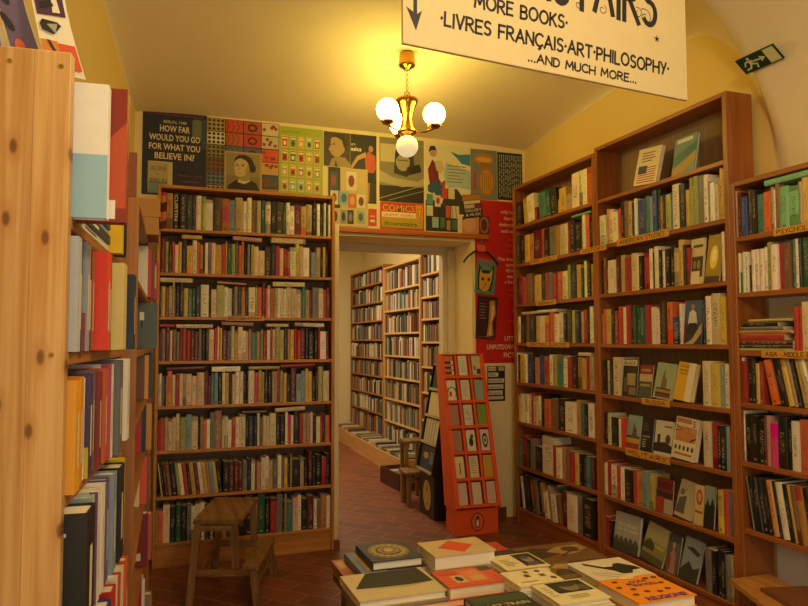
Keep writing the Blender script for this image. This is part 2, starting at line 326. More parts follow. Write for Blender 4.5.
def floor_mat():
    m, nt, b = new_mat('terracotta_tiles'); N = nt.nodes; L = nt.links
    tc = N.new('ShaderNodeTexCoord'); mp = N.new('ShaderNodeMapping'); mp.inputs['Rotation'].default_value = (0, 0, math.radians(45)); L.new(tc.outputs['Object'], mp.inputs['Vector'])
    br = N.new('ShaderNodeTexBrick'); br.inputs['Scale'].default_value = 1.; br.inputs['Brick Width'].default_value = .29; br.inputs['Row Height'].default_value = .145; br.inputs['Mortar Size'].default_value = .004; br.inputs['Mortar Smooth'].default_value = .3
    br.inputs['Color1'].default_value = (*rgb('84462c'), 1); br.inputs['Color2'].default_value = (*rgb('6c3824'), 1); br.inputs['Mortar'].default_value = (*rgb('9c7656'), 1)
    L.new(mp.outputs['Vector'], br.inputs['Vector'])
    nz = N.new('ShaderNodeTexNoise'); nz.inputs['Scale'].default_value = 7; nz.inputs['Detail'].default_value = 5; L.new(tc.outputs['Object'], nz.inputs['Vector'])
    mr = N.new('ShaderNodeMapRange'); mr.inputs['To Min'].default_value = .75; mr.inputs['To Max'].default_value = 1.2; L.new(nz.outputs['Fac'], mr.inputs['Value'])
    vm = N.new('ShaderNodeVectorMath'); vm.operation = 'SCALE'; L.new(br.outputs['Color'], vm.inputs[0]); L.new(mr.outputs['Result'], vm.inputs['Scale']); L.new(vm.outputs['Vector'], b.inputs['Base Color'])
    b.inputs['Roughness'].default_value = .5; return m
q = MB(); q.box(-1.2, 3.2, -1.6, 10.7, -.06, 0, floor_mat()); struct(q.build('floor'))
# right wall, back wall with the doorway, left wall (niche below)
q = MB(); q.box(XR, 3.05, -1.6, YB, 0, 3.6, WALLY); struct(q.build('wall_right'))
DX0, DX1, DZ = 1.235, 2.377, 2.215
q = MB(); q.box(-.6, DX0, YB, YD, 0, 3.6, WALL); q.box(DX1, 3.05, YB, YD, 0, 3.6, WALL); q.box(DX0, DX1, YB, YD, DZ, 3.6, WALL); struct(q.build('wall_back'))
q = MB(); q.hexa([(xl(-1.6)-.15, -1.6, 0), (xl(-1.6), -1.6, 0), (xl(YB), YB, 0), (xl(YB)-.15, YB, 0), (xl(-1.6)-.15, -1.6, 3.6), (xl(-1.6), -1.6, 3.6), (xl(YB), YB, 3.6), (xl(YB)-.15, YB, 3.6)], WALLY); struct(q.build('wall_left'))
q = MB(); q.box(XR-.006, XR-.0005, -1.6, 2.62, .0, 2.05, plaster('white_wall_cool_light', 'e8ecf2')); struct(q.build('wall_right_lower'))  # white lower wall; cool light falling on it is put into the bluish colour
# vaulted ceiling with lunettes over both side walls
def zback(y): return 3.03+.30*(1-((max(y, 3.0)-3.0)/2.03)**2)
def lun(y, y_a, y_b, zs):          # full height beyond y_b, falls as a quarter ellipse to the springing at y_a
    if y >= y_b: return 3.0+.16*(YB-y)/1.9
    top = 3.0+.16*(YB-y_b)/1.9
    if y <= y_a: return zs
    t = (y_b-y)/(y_b-y_a); return zs+(top-zs)*math.sqrt(max(0, 1-t*t))
ZS = 2.1
def ceil_z(x, y):
    x0 = xl(y); xc = (x0+XR)/2; hw = (XR-x0)/2; t = min(1, abs(x-xc)/hw)
    zl = lun(y, 2.55, 3.15, ZS) if x > xc else lun(y, 1.55, 2.75, ZS)
    s_ = t*t*(3-2*t) if False else t
    zo = (lun(y, 1.55, 2.75, ZS)+lun(y, 2.55, 3.15, ZS))/2; k = min(1, t/.35); zl = zo+(zl-zo)*k*k*(3-2*k)
    zc = zback(y); return zl+max(0, zc-zl)*math.sqrt(max(0, 1-t**2.4))
q = MB(); NX = 190; vs = []; fs = []; ys = []; y = -1.6
while y < YB-.001: ys.append(y); y += .007 if 2.52 < y < 3.2 else .010 if 1.5 < y < 2.2 else .05
ys.append(YB); NY = len(ys)-1
for j in range(NY+1):
    y = ys[j]
    for i in range(NX+1):
        s_ = .5-.5*math.cos(PI*i/NX); x = xl(y)+(XR-xl(y))*s_; vs.append((x, y, ceil_z(x, y)))
for j in range(NY):
    for i in range(NX): a = j*(NX+1)+i; fs.append((a, a+NX+1, a+NX+2, a+1))
q.add(vs, fs, CEIL, True); o = q.build('ceiling'); struct(o)
# doorway trims
q = MB(); FR = mat('d8ccac', .6)
q.box(DX0, DX1, 5.41, 5.495, 2.155, DZ-.001, FR); q.box(DX1-.095, DX1-.001, 5.41, 5.495, 0, 2.155, FR); q.box(DX0+.001, DX0+.05, 5.41, 5.495, 0, 2.155, FR); q.box(DX1-.06, DX1-.001, 5.37, 5.41, 0, 2.18, FR)
struct(q.build('trim_1'))
q = MB(); q.box(1.1535, 1.188, 4.672, YB-.001, .0615, 2.235, mat('e6d8ae', .6), .004); q.box(1.1535, 1.192, 4.655, YB-.001, 0, .06, mat('7a3c22', .6)); struct(q.build('trim_2'))
q = MB(); q.box(1.2, 2.52, YB-.03, YB-.001, 2.236, 2.274, wood('orange_rail', 'a4521c', 'bf6a26', 0, .4), .004); struct(q.build('trim_3'))
q = MB(); q.box(DX1, 2.66, YB-.012, YB-.001, 0, .085, mat('7a3f28', .5)); struct(q.build('baseboard_back'))
# far room beyond the doorway
q = MB(); q.box(.7, 3.2, 10.45, 10.6, 0, 3.0, WALL); struct(q.build('wall_far_back'))
q = MB(); q.box(3.03, 3.18, YD, 10.45, 0, 3.0, WALL); struct(q.build('wall_far_right'))
q = MB(); q.box(.7, .85, YD, 10.45, 0, 3.0, WALL); struct(q.build('wall_far_left'))
q = MB(); q.box(.7, 3.18, YD, 10.6, 2.95, 3.05, WHITE); struct(q.build('ceiling_far'))

# ------------------------------------------------------------------ BOOKS
COL = dict(w='eadfc8', c='dcc69c', b='b59c72', k='28231f', d='4a3c30', n='2f3444', g='7b7a74', r='b62c24', R='d83c22', m='6f2024', o='cc8c40', O='e4661e', y='d8b43c', Y='e8b820', t='42807a', T='1d6860', G='1f5c38', l='acb060', a='7cc48e', u='2c4c94', U='84a2b0', p='cc9080', P='c42c54', v='7e6e86', e='8c6444', s='b8b8b4', M='e0308c', A='3a8a5a')
CNAME = dict(w='white', c='cream', b='tan', k='black', d='dark brown', n='navy', g='grey', r='red', R='bright red', m='maroon', o='ochre', O='orange', y='mustard', Y='yellow', t='teal', T='dark teal', G='dark green', l='lime', a='mint green', u='blue', U='pale blue', p='pink', P='crimson', v='mauve', e='brown', s='silver', M='hot pink', A='green')
ORD = 'first second third fourth fifth sixth seventh eighth ninth tenth eleventh twelfth thirteenth fourteenth fifteenth sixteenth seventeenth eighteenth nineteenth twentieth'.split()
def ordinal(n):
    if n <= 20: return ORD[n-1]
    if n % 10 == 0: return {30: 'thirtieth', 40: 'fortieth', 50: 'fiftieth'}[n]
    return {2: 'twenty', 3: 'thirty', 4: 'forty', 5: 'fifty'}[n//10]+'-'+ORD[n % 10-1]
def unit_book(hard):
    """thickness along x 0..1, depth along y 0 (spine)..1, height along z 0..1"""
    q = MB(); n = 5
    iz, iy = (.016, .03) if hard else (.003, .006); th = .09 if hard else .05
    # rounded spine outline in xy
    def spine(z):
        pts = []
        for i in range(n+1):
            a = PI*i/n; pts.append((.5-.5*math.cos(a), .05-.05*math.sin(a) if hard else .02-.02*math.sin(a), z))
        return pts
    a, b = spine(0), spine(1)
    q.add(a+b, [(i, i+1, n+2+i, n+1+i) for i in range(n)], SPINE, True)
    y0 = .05 if hard else .02
    for x0, x1 in ((0, th), (1-th, 1)): q.box(x0, x1, y0, 1, 0, 1, COVER)
    q.add([(th, y0, iz), (1-th, y0, iz), (1-th, 1-iy, iz), (th, 1-iy, iz), (th, y0, 1-iz), (1-th, y0, 1-iz), (1-th, 1-iy, 1-iz), (th, 1-iy, 1-iz)], [(3, 2, 1, 0), (4, 5, 6, 7), (0, 1, 5, 4), (2, 3, 7, 6)], PAGES)
    q.add(a, [tuple(range(n+1))[::-1]], COVER); q.add(b, [tuple(range(n+1))], COVER)
    o = q.build('unit'); me = o.data; bpy.data.objects.remove(o); return me
HB, PBK = unit_book(True), unit_book(False)
HB.name = 'hardcover_book'; PBK.name = 'paperback_book'
def put_book(name, me, M, t, d, h, code, label, group):
    o = bpy.data.objects.new(name, me); C.objects.link(o)
    o.matrix_world = M @ Matrix.Diagonal((t, d, h, 1))
    j = random.uniform(.86, 1.12)*(1.1 if code in 'wcb' else 1.); c = rgb(COL[code]); g_ = .3*c[0]+.6*c[1]+.1*c[2]; c = tuple(x+(g_-x)*.14 for x in c); o.color = tuple(min(1, max(.004, x*j*random.uniform(.93, 1.07))) for x in c)+(1,)
    return tag(o, label, 'book', group)
def size_word(t, h):
    if t > .040: return 'thick'
    if t < .017: return 'slim'
    return ''
def parse(s):
    out = []
    for tok in s.split():
        lean = None; hh = None; code = tok[0]; rest = tok[1:]
        if '/' in rest: rest, x = rest.split('/'); lean = float(x)
        if ':' in rest: rest, x = rest.split(':'); hh = float(x)
        out.append((code, float(rest), hh, lean))
    return out
GAP = .0006
USED = {}
def fill_row(frame, rows, pos_of, z, hmean, where, group, name, dmax, start, hmax, recess=.008, hvar=.011, xmax=9.):
    """rows: [(px origin, scale, tokens)]; pos_of(px) -> distance along the shelf from its left end; frame(x, y, z) -> matrix at a spot of the shelf"""
    cur = start; tops = []; n = 0
    edges = []
    for (o, sc, s) in rows:
        for code, e, hh, lean in parse(s): edges.append((code, pos_of(o+e/sc), hh, lean))
    i = 0
    while i < len(edges):                     # a run of leaning books needs room for its heads
        if (edges[i][3] or 0) < 0:
            j = i
            while j < len(edges) and (edges[j][3] or 0) < 0: j += 1
            s_ = max(edges[i-1][1], start+.007) if i else start; e_ = edges[j-1][1]; a_ = sum(edges[k][3] for k in range(i, j))/(j-i)
            hm_ = max((edges[k][2] or hmean+.012) for k in range(i, j)); sh = hm_*math.sin(math.radians(-a_))+.004; f_ = max(.3, (e_-s_-sh)/(e_-s_))
            for k in range(i, j): c_, x_, h_, l_ = edges[k]; edges[k] = (c_, s_+sh+(x_-s_)*f_, min(h_ or hm_, hm_), a_)
            edges[i] = edges[i]+(s_+sh,); i = j
        else: i += 1
    for ed in edges:
        code, xe, hh, lean = ed[:4]
        if len(ed) > 4: cur = ed[4]
        n += 1
        ln = math.radians(lean or 0)
        if xe > xmax: xe = xmax
        if xmax-cur < .005: continue
        wid = xe-cur
        if wid < .004: wid = .006; xe = cur+wid
        t = (wid-GAP)*math.cos(ln); t = max(.004, t)
        h = hh if hh else random.gauss(hmean, hvar)
        h = min(h, (hmax-.006-(t*math.sin(-ln) if ln < 0 else 0))/math.cos(ln))
        d = min(dmax, max(.10, h*random.uniform(.6, .68)))
        hard = random.random() < .3
        y = recess+random.uniform(0, .012)
        z0 = z+.0008; x0 = cur
        if ln > 0: z0 += t*math.sin(ln)
        M = frame(x0, y, z0) @ Matrix.Rotation(ln, 4, 'Y')
        sz = size_word(t, h); lab = (sz+' ' if sz else '')+CNAME[code]+' '+('leaning book' if lean else 'book')+', '+ordinal(n)+' from left, '+where
        put_book(name, HB if hard else PBK, M, t, d, h, code, lab, group)
        tops.append((x0+min(0, h*math.sin(ln)), xe+max(0, h*math.sin(ln)), z0+h*math.cos(ln)+max(0, t*math.sin(-ln))))
        cur = xe
    return tops
def lay_flat(frame, x0, x1, tops, t, code, label, group, name, d=.12, y=.012, zmin=0, tilt=0., zceil=None):
    zz = max([tp for a, b, tp in tops if b > x0-.005 and a < x1+.005]+[zmin])+.002
    L_ = x1-x0; a = math.radians(tilt)
    if a < 0: zz += 0
    up = L_*abs(math.sin(a))
    if zceil and zz+t+up > zceil-.003: t = max(.006, zceil-.003-zz-up)
    # the lying book: height along the shelf, thickness upward
    M = frame(x0, y, zz+t+(up if a > 0 else 0)) @ Matrix.Rotation(PI/2+a, 4, 'Y')
    put_book(name, PBK, M, t, d, L_, code, label, group)
    tops.append((x0, x1, zz+t+up)); return zz+t

SHELF = {}
def make_case(name, label, L_, D_, ztops, th_side, woods, loc, rz, back=True, plinth=True, top_board=True, ztop=None, thick=.02, front_lip=None, toe=.0):
    """local frame: x along the shelf (left to right as seen), y into the case, z up"""
    t = thing(name, label, 'bookcase', loc, rz)
    wx, wz = woods
    zt = ztop or ztops[0]
    for x0 in (0, L_-th_side): q = MB(); q.box(x0, x0+th_side, 0, D_, 0, zt, wz, .003); q.build('side_panel', t)
    if top_board: q = MB(); q.box(th_side+.0005, L_-th_side-.0005, 0, D_, ztops[0]-thick, ztops[0], wx, .002); q.build('top_board', t)
    for z in ztops[1:]:
        q = MB(); q.box(th_side+.0005, L_-th_side-.0005, .002, D_-.0045, z-thick, z, wx, .002); SHELF[(t.name, round(z, 3))] = q.build('shelf', t)
    if back: q = MB(); q.box(th_side, L_-th_side, D_-.004, D_, .02, zt-.002, backing(2) if wz != darkwood(2) or True else wz); q.build('back_panel', t)
    if plinth: q = MB(); q.box(th_side+.0005, L_-th_side-.0005, .012+toe, .03+toe, 0, ztops[-1]-thick-.0005, wx); q.build('plinth', t)
    return t
def plaque(parent, x0, x1, z0, z1, y, text, wmat=None):
    q = MB(); m = wmat or wood('tag_wood', 'd49632', 'e0a648', 0, .5); q.box(x0, x1, y-.006, y-.0005, z0, z1, m, .001)
    q.print_on((x0, y-.006, z0), (1, 0, 0), (0, 0, 1), x1-x0, z1-z0, [('h', text, .5, .22, .56, '2a180a', 'c', min(.86, .08*len(text)+.22), (z1-z0)*.10)])
    return part(q.build('shelf_label', parent), 'yellowish tag lettered '+text)

# ---- bookcase left of the doorway
BX0, BX1, BY = -.012, 1.152, 4.657
zb = [2.428, 2.144, 1.859, 1.576, 1.293, 1.007, .725, .439, .149]
TH = .02
bc = make_case('bookcase', 'tall brown wooden bookcase packed with paperbacks left of the doorway', BX1-BX0, .22, zb, TH, (brownwood(0), brownwood(2)), (BX0, BY, 0), 0)
b_at = lambda px, v=343: on_y(px, v, BY+.015).x-BX0
def b_frame(x, y, z): return Matrix.Translation((BX0+x, BY+y, z))
A_, B_ = 8.08, 8.08
back_rows = [
 (.222, [(155, A_, 'O90:.238 o145:.232 k200:.236 k255:.23 n300:.225 n332:.23 w378:.228 l410:.222 w470:.205 d540 P600 U650:.21 b708 w745 w780'), (245, B_, 'e95 b128 T165 w208 k250 d305 G335 w362 w400 m455 y495:.2 b545 k580 w605 k635 w657 n672 w690')]),
 (.198, [(150, A_, 'm125 l150 d178 R200 c230 y258 k298 Y345 w380 O405 o430 d445 w468 v495 c530 y582 R610 y625 G660 l690 v715 O742 o760'), (240, B_, 'k60 U80 k90 y115 c150 c203 d250 n290 P320 c350 r385 o405 w450 y480 c510 w558 v575 U615 b650 k670 y690 k715')]),
 (.2, [(150, A_, 'n92 y125 e155 c182 b200 g205 k240 k272:.22 y308:.185 t340:.18 G368:.185 n410 w475:.21 k495 c540 l600:.21 w632 w665 k680 b710 d740 o770'), (240, B_, 'k70 w122:.2 l145 O178 m205:.23 R222 w247 O278 l303 w327 w350 w375 c415 c458 c500 t530 b560 m585 g635 w672 R695 m730')]),
 (.2, [(150, A_, 'm90 g125 m160 c180 e215 g240 m262 r295 r330 m360 m390 g420 k450 k475 c518 R545 w560 y585 m622 g655 c685 y710 c750 w775'), (240, B_, 'c68 p95 t133 b165 b187 r217 w243 r260 c285 l325 y357 n385 o410 y435 r465 R490 m530 n550 k600 k630 r648 w695 m720')]),
 (.203, [(150, A_, 'w75 w95 g115 k130 c140 O180 c205 r238 c265 p292 c335 c380 c440 m470 m492 t520 U550 k582 w608 y638 k662 c690 w720 w755 k782'), (240, B_, 'k68 w115 R150 b175 y200 k225 k258 b300 P322 l350 y378 k410 m455 U495 U530 Y555 y585 k610 m632 l672:.235 c720')]),
 (.195, [(150, A_, 'r78 R118:.2 b148 c182 c210 c238 l290:.205 U338:.22 c388 k405 b430 O458 w485 g520:.23 b580:.24 c602 w630 w660 R690 w722 c772'), (240, B_, 'k70 n110 n140 w160 e185 c215 c240 c292 k325 k365 w385 R412 w435 k480 r510 b540 p570 w590 k615 c648 R665 n688 O725')]),
 (.19, [(150, A_, 'c66/-9 k90/-9 m118/-9 e150/-9 k200/-9 l228/-9 w260/-9 r297/-8 k325/-8 y362/-8 m398/-8 w430/-7 y462/-7 o490/-6 U525/-5 y555/-3 k590/-2 k640 m680 m715 m750 g785'), (240, B_, 'n90 w120 r135 p170 c205 w230 b265 g305 w335 v360 Y385 n405 y420 k485 b515 k550 m585:.23 n610 k660 r695 k725')]),
 (.225, [(150, A_, 'b60:.2 O105:.2 c160 n210 G250 k300 g330 w365 w400 w440 g470 k490 w510 k580 o620 G660 c700 k770'), (240, B_, 'k100:.25 p140:.2 G200:.26 k245 r300 g345 k360 b378 t425 c465 w495 k545 m595 w625 e655 o700 w730')]),
]
NTH = ['top shelf', 'second shelf down', 'third shelf down', 'fourth shelf down', 'fifth shelf down', 'sixth shelf down', 'seventh shelf down', 'eighth shelf down', 'ninth shelf down']
btops = []
for k, (hm, rows) in enumerate(back_rows):
    hmax = zb[k]-TH-zb[k+1]
    where = NTH[k]+' of bookcase left of doorway' if k < 7 else 'bottom shelf of bookcase left of doorway'
    btops.append(fill_row(b_frame, rows, lambda px, v_=(212, 256, 300, 342, 385, 428, 472, 518)[k]: b_at(px, v_), zb[k+1], hm, where, 'books on the '+where, 'paperback', .15, TH+.001, hmax, xmax=BX1-BX0-TH-.001))
def bl(row, o, x0, x1, t, code, what, **kw):
    where = NTH[row]+' of bookcase left of doorway'
    v_ = (0, 240, 281, 325, 370, 414)[row]; lay_flat(b_frame, max(TH+.003, b_at(o+x0/8.08, v_)), b_at(o+x1/8.08, v_), btops[row], t, code, what+' lying flat, '+where, 'books laid flat on the rows by the doorway', 'paperback', zceil=zb[row]-TH, **kw)
cb_ = bpy.data.objects['paperback.002']; mw = cb_.matrix_world; q = MB()
q.print_on((mw.translation.x+mw.to_scale().x*.22, mw.translation.y-.0012, mw.translation.z+mw.to_scale().z*.95), (0, 0, -1), (1, 0, 0), mw.to_scale().z*.9, mw.to_scale().x*.56, [('t', 'CURTIN', .0, .0, .95, 'd8cca8', 'l', .8, .02)])
o = q.build('lettering', cb_); o.matrix_parent_inverse = cb_.matrix_world.inverted()
bl(1, 150, 258, 420, .024, 'y', 'tan and ochre book'); bl(1, 150, 424, 660, .022, 'k', 'long black book'); bl(1, 150, 672, 905, .026, 'p', 'pinkish book, tilted,', tilt=2); bl(1, 240, 255, 530, .036, 'c', 'thick cream book')
bl(2, 150, 70, 345, .028, 'c', 'cream book at the left end'); bl(2, 150, 545, 780, .014, 'p', 'thin dark pink book', tilt=3); bl(2, 240, 265, 523, .03, 'c', 'cream book with black mark')
bl(3, 150, 80, 200, .02, 'r', 'bright red book'); bl(3, 150, 212, 508, .024, 'c', 'long cream book'); bl(3, 150, 580, 835, .022, 'p', 'pale pink book', tilt=1.5); bl(3, 240, 215, 390, .02, 'c', 'short cream book'); bl(3, 240, 445, 680, .024, 'w', 'white book slanting down', tilt=2)
bl(4, 150, 130, 445, .02, 'm', 'dark red book', tilt=-1.5); bl(4, 150, 500, 730, .032, 'w', 'white book with pink lettering'); bl(4, 240, 72, 318, .02, 'y', 'yellow and orange book'); bl(4, 240, 330, 606, .02, 'r', 'red book slanting up', tilt=-2)
bl(5, 240, 20, 215, .014, 'e', 'thin brown book'); bl(5, 240, 285, 525, .026, 'c', 'cream book slanting up', tilt=-2.5); 
p0 = on_y(225.5, 319, BY); p1 = on_y(264, 319, BY)
plaque(SHELF[(bc.name, 1.576)], p0.x-BX0, p1.x-BX0, 1.552, 1.585, 0, 'BIOGRAPHY')

# ---- bookcases along the right wall (local x runs towards the viewer)
RX = 2.664; RZ = -PI/2
def r_frame(Y0):
    base = Matrix.Translation((RX, Y0, 0)) @ Matrix.Rotation(RZ, 4, 'Z')
    return lambda x, y, z: base @ Matrix.Translation((x, y, z))
def r_at(Y0): return lambda px, v=343: Y0-on_x(px, v, RX+.012).y
z1 = [2.640, 2.322, 2.019, 1.704, 1.399, 1.092, .785, .449, .125]
z2 = [2.668, 2.322, 2.026, 1.712, 1.394, 1.077, .765, .448, .13]
z3 = [2.194, 1.920, 1.646, 1.363, 1.115, .834, .515]
Y1, Y2, Y3 = 4.872, 3.769, 2.655
L1, L2, L3 = Y1-3.771, Y2-2.657, 1.0
TS = .03
rc1 = make_case('bookcase', 'brown wooden bookcase in the corner right of the red poster', L1, .17, z1, TS, (darkwood(0), darkwood(2)), (RX, Y1, 0), RZ, ztop=2.640, thick=.024)
rc2 = make_case('bookcase', 'tallest brown bookcase with face-out books, in the middle of the right wall', L2, .17, z2, TS, (darkwood(0), darkwood(2)), (RX, Y2, 0), RZ, ztop=2.668, thick=.024)
rc3 = make_case('bookcase', 'lower open-backed brown bookcase with PSYCHOLOGY tag', L3, .19, z3, TS, (darkwood(0), darkwood(2)), (RX, Y3, 0), RZ, back=False, plinth=False, thick=.024)
f1, f2, f3 = r_frame(Y1), r_frame(Y2), r_frame(Y3); a1, a2, a3 = r_at(Y1), r_at(Y2), r_at(Y3)
c1_rows = [
 (.2, [(508, 8.08, 'k110:.19 y150:.2/-6 w215:.21/-6 r235:.1 t300:.19/-8 T340:.19/-8 k395:.19/-8 y415:.1 y470:.17 b515:.11 w575:.24 c605:.24 w640:.24 O690:.24')]),
 (.215, [(508, 8.08, 'd95 k130 y168 o200 m265 R290 k330 g385 o410 c450 w480 r498 n535 k585 t600 w625 O650 k688')]),
 (.21, [(508, 8.08, 'k90 P120 R145 e195 e210 y265 k298 R325 v360 r390 O440 w480 l500:.235 n555:.24 y590:.225 G610 w640:.24 k670:.24 o690')]),
 (.215, [(508, 8.08, 'w95 k135 e170 n215 y250 w295 O330 O370 w410 w440 k470 d515 l540 n585 b605 r640 k660 w690:.24')]),
 (.215, [(508, 8.08, 'w75 k100 y135 w150 u190 k215 p250 u285 R325 w360 l390 t440 w475 r515 k560 o590 y630 r650 b690')]),
 (.215, [(508, 8.08, 'y95 w130 w160 w190 r205 c240 w262 k290 O345 e400 k460 w545 o580 t610 k640 w690')]),
 (.21, [(508, 8.08, 't110 r140 k170 g215 k268 w365:.27 r385 w430 o455 g480 r540 y570 k600 k630 t660 m690')]),
 (.235, [(508, 8.08, 'n70:.25 w110:.24/-9 n140/-10 k180/-10 r212/-11 g235/-11 k262/-11 o290/-12 w330:.2/-11 b355/-11 w400:.19/-10 e430:.2/-8 m475:.24 w550:.24 g595:.24 k692:.25')]),
]
NC1 = ' of corner bookcase by red poster'
ct1 = []
for k, (hm, rows) in enumerate(c1_rows):
    hmax = z1[k]-.024-z1[k+1]; where = (NTH[k] if k < 7 else 'bottom shelf')+NC1
    ct1.append(fill_row(f1, rows, lambda px, v_=(205, 245, 284, 325, 364, 403, 445, 490)[k]: a1(px, v_), z1[k+1], hm, where, 'books on the '+where, 'upright_book', .145, TS+.001, hmax, xmax=L1-TS-.001))
def l1(row, x0, x1, t, code, what, **kw): lay_flat(f1, a1(508+x0/8.08), a1(508+x1/8.08), ct1[row], t, code, what+' lying flat, '+NTH[row]+NC1, 'books laid flat in the corner bookcase', 'upright_book', zceil=z1[row]-.024, **kw)
l1(1, 530, 685, .014, 'a', 'mint green book'); l1(3, 105, 232, .022, 'c', 'cream book', y=.02); l1(3, 238, 400, .02, 'w', 'white book'); l1(4, 565, 665, .022, 'c', 'short cream book'); l1(7, 120, 380, .014, 'k', 'black book')
c2_rows = {
 1: (.215, [(595, 5.77, 'w60:.19 p75 c100 w130:.19 R145 k165:.24 e185:.24 b210:.23 k225 w240 u290:.22 t312:.23 U330 u355:.25 k372:.25 y385 d400 l430 t440 w485:.25 n520:.24 y540:.2 l565:.26 l595:.26 g630:.255 w655:.25 v665 w690:.2 c710 b722:.22 y738:.26 Y760:.25')]),
 2: (.215, [(595, 5.77, 'k48 r60 k75 w120 m143 b168 r205 c243 w252 k275 r307 w325 k340 w365:.24 k385 w400 k430 k455 c480 y508:.25 k522 r540')]),
 3: (.225, [(595, 5.77, 'b45:.19 O65 y90 n110 r130 R158 w178 r205 k215 G235 G262 t280 r320 w345 w370:.2 k385 d410 O440:.235 u485:.15 w498:.22')]),
 4: (.21, [(595, 5.77, 'k45 k65 w85 n105 c145:.235')]),
 5: (.2, [(595, 5.77, 'm50 k75 c95 k135 w150:.17 R168:.18')]),
 6: (.2, [(595, 5.77, 'c40 w70 r90 w125 R145 w172 k215 R235 o275 U305 y330:.2')]),
 7: (.2, [(595, 5.77, 'e62:.18 r75:.18 k90:.16')]),
}
NC2 = ' of tallest right bookcase'
ct2 = {}
for k, (hm, rows) in c2_rows.items():
    hmax = z2[k]-.024-z2[k+1]; where = (NTH[k] if k < 7 else 'bottom shelf')+NC2
    ct2[k] = fill_row(f2, rows, lambda px, v_=(0, 208, 262, 315, 367, 420, 480, 530)[k]: a2(px, v_), z2[k+1], hm, where, 'books on the '+where, 'history_book', .145, TS+.001, hmax, xmax=L2-TS-.001)
# books at the right end of the shelves, after the face-out ones
def tail(row, s, hm, startpx, note):
    hmax = z2[row]-.024-z2[row+1]; where = 'right end of '+(NTH[row] if row < 7 else 'bottom shelf')+NC2
    ct2[row] += fill_row(f2, [(595, 5.77, s)], a2, z2[row+1], hm, where, 'books at the '+where, 'history_book', .145, a2(595+startpx/5.77), hmax, xmax=L2-TS-.001)
tail(2, 'w758:.25', .24, 741, ''); tail(3, 'k637:.23 w665:.25 c720:.26 Y755:.24', .24, 625, ''); tail(4, 'c660:.23 y710:.22 U740:.21 w772:.22', .22, 612, '')
tail(5, 'c650:.23 r685:.23 k710:.22 k738:.22 U758:.22 R780:.2', .22, 608, ''); tail(6, 'y710:.21 R735:.22 v772:.22', .22, 672, ''); tail(7, 'g640:.22 k665:.22 n690:.23 k715:.23 g740:.22 b760:.22', .22, 600, '')
c3_rows = [
 (.205, [(725, 7.13, 'p85:.23 m110:.22 u155 d190:.22 k222:.21 t270 O320:.19 b340 w355 e382 a450 a518 b545:.2 y590 c640 w680 k720 r760 b800 n840')]),
 (.215, [(725, 7.13, 'w100:.195 A120:.1 w145:.197 w163:.195 k185:.13 w212:.2 w240:.2 w270:.2 w300:.205')]),
 (.19, []), 
 (.21, [(725, 7.13, 'w125:.22 r155:.2 k190:.22 k212 y240:.19 r270:.2 O328:.21/-9 k370/-9 k400/-10 y450/-12 b490/-12 k520/-13 y555/-13 b590/-14 w620/-14 y650/-14 n690/-14')]),
 (.215, [(725, 7.13, 'w130:.24 k185 k230 k278 m295:.23 p325:.23 M375:.2 k440:.23 k472 w525:.22 O590:.23 a640 k690 n730')]),
 (.24, [(725, 7.13, 'k125/-6 g160/-7 k190/-8 k225/-8 n262/-9 k300/-10 o345/-10 k375/-10 w440/-10 k470/-10 y500/-10 e540/-10 o590/-10 k640/-10')]),
]
NC3 = ' of PSYCHOLOGY bookcase'
ct3 = {}
for k, (hm, rows) in enumerate(c3_rows):
    if not rows: ct3[k] = []; continue
    hmax = z3[k]-.024-z3[k+1] if k < 5 else .3; where = NTH[k]+NC3
    ct3[k] = fill_row(f3, rows, lambda px, v_=(205, 260, 320, 375, 435, 505)[k]: a3(px, v_), z3[k+1], hm, where, 'books on the '+where, 'reference_book', .15, TS+.001, hmax)
where = 'second shelf down'+NC3
ct3[1] += fill_row(f3, [(725, 7.13, 'l350:.225 w395:.21 r440:.21 e490:.21 t520:.22 w545:.22 n565:.22 G620:.22 w660 r700')], a3, z3[2], .21, 'after the gap, '+where, 'books after the gap, '+where, 'reference_book', .15, a3(725+318/7.13), z3[1]-.024-z3[2])
where = 'third shelf down'+NC3
ct3[2] += fill_row(f3, [(725, 7.13, 'R520:.2 R550:.2 c605:.22 w640 k690 e730')], a3, z3[3], .2, where, 'books on the '+where, 'reference_book', .15, a3(725+492/7.13), z3[2]-.024-z3[3])
zz = z3[3]
for x0, x1, t, code, what in ((100, 485, .013, 'l', 'lime green'), (85, 488, .016, 'd', 'dark'), (72, 488, .02, 'm', 'maroon'), (62, 430, .03, 'r', 'thick red'), (75, 480, .016, 'o', 'orange and cream'), (78, 420, .016, 'g', 'grey'), (140, 385, .022, 'k', 'black'), (178, 470, .012, 'y', 'tan')):
    zz = lay_flat(f3, max(TS+.002+.003*(x0 % 5), a3(725+x0/7.13)), a3(725+x1/7.13), [], t, code, what+' book lying in the pile on the shelf above the ASIA tag', 'pile of lying books above the ASIA tag', 'reference_book', d=.14, y=.006, zmin=zz-.0012)
lay_flat(f3, a3(725+315/7.13), a3(725+640/7.13), ct3[0], .026, 'a', 'mint green book lying across two mint green spines above PSYCHOLOGY tag', 'books laid flat in the low bookcase', 'reference_book', d=.14, zceil=z3[0]-.024)

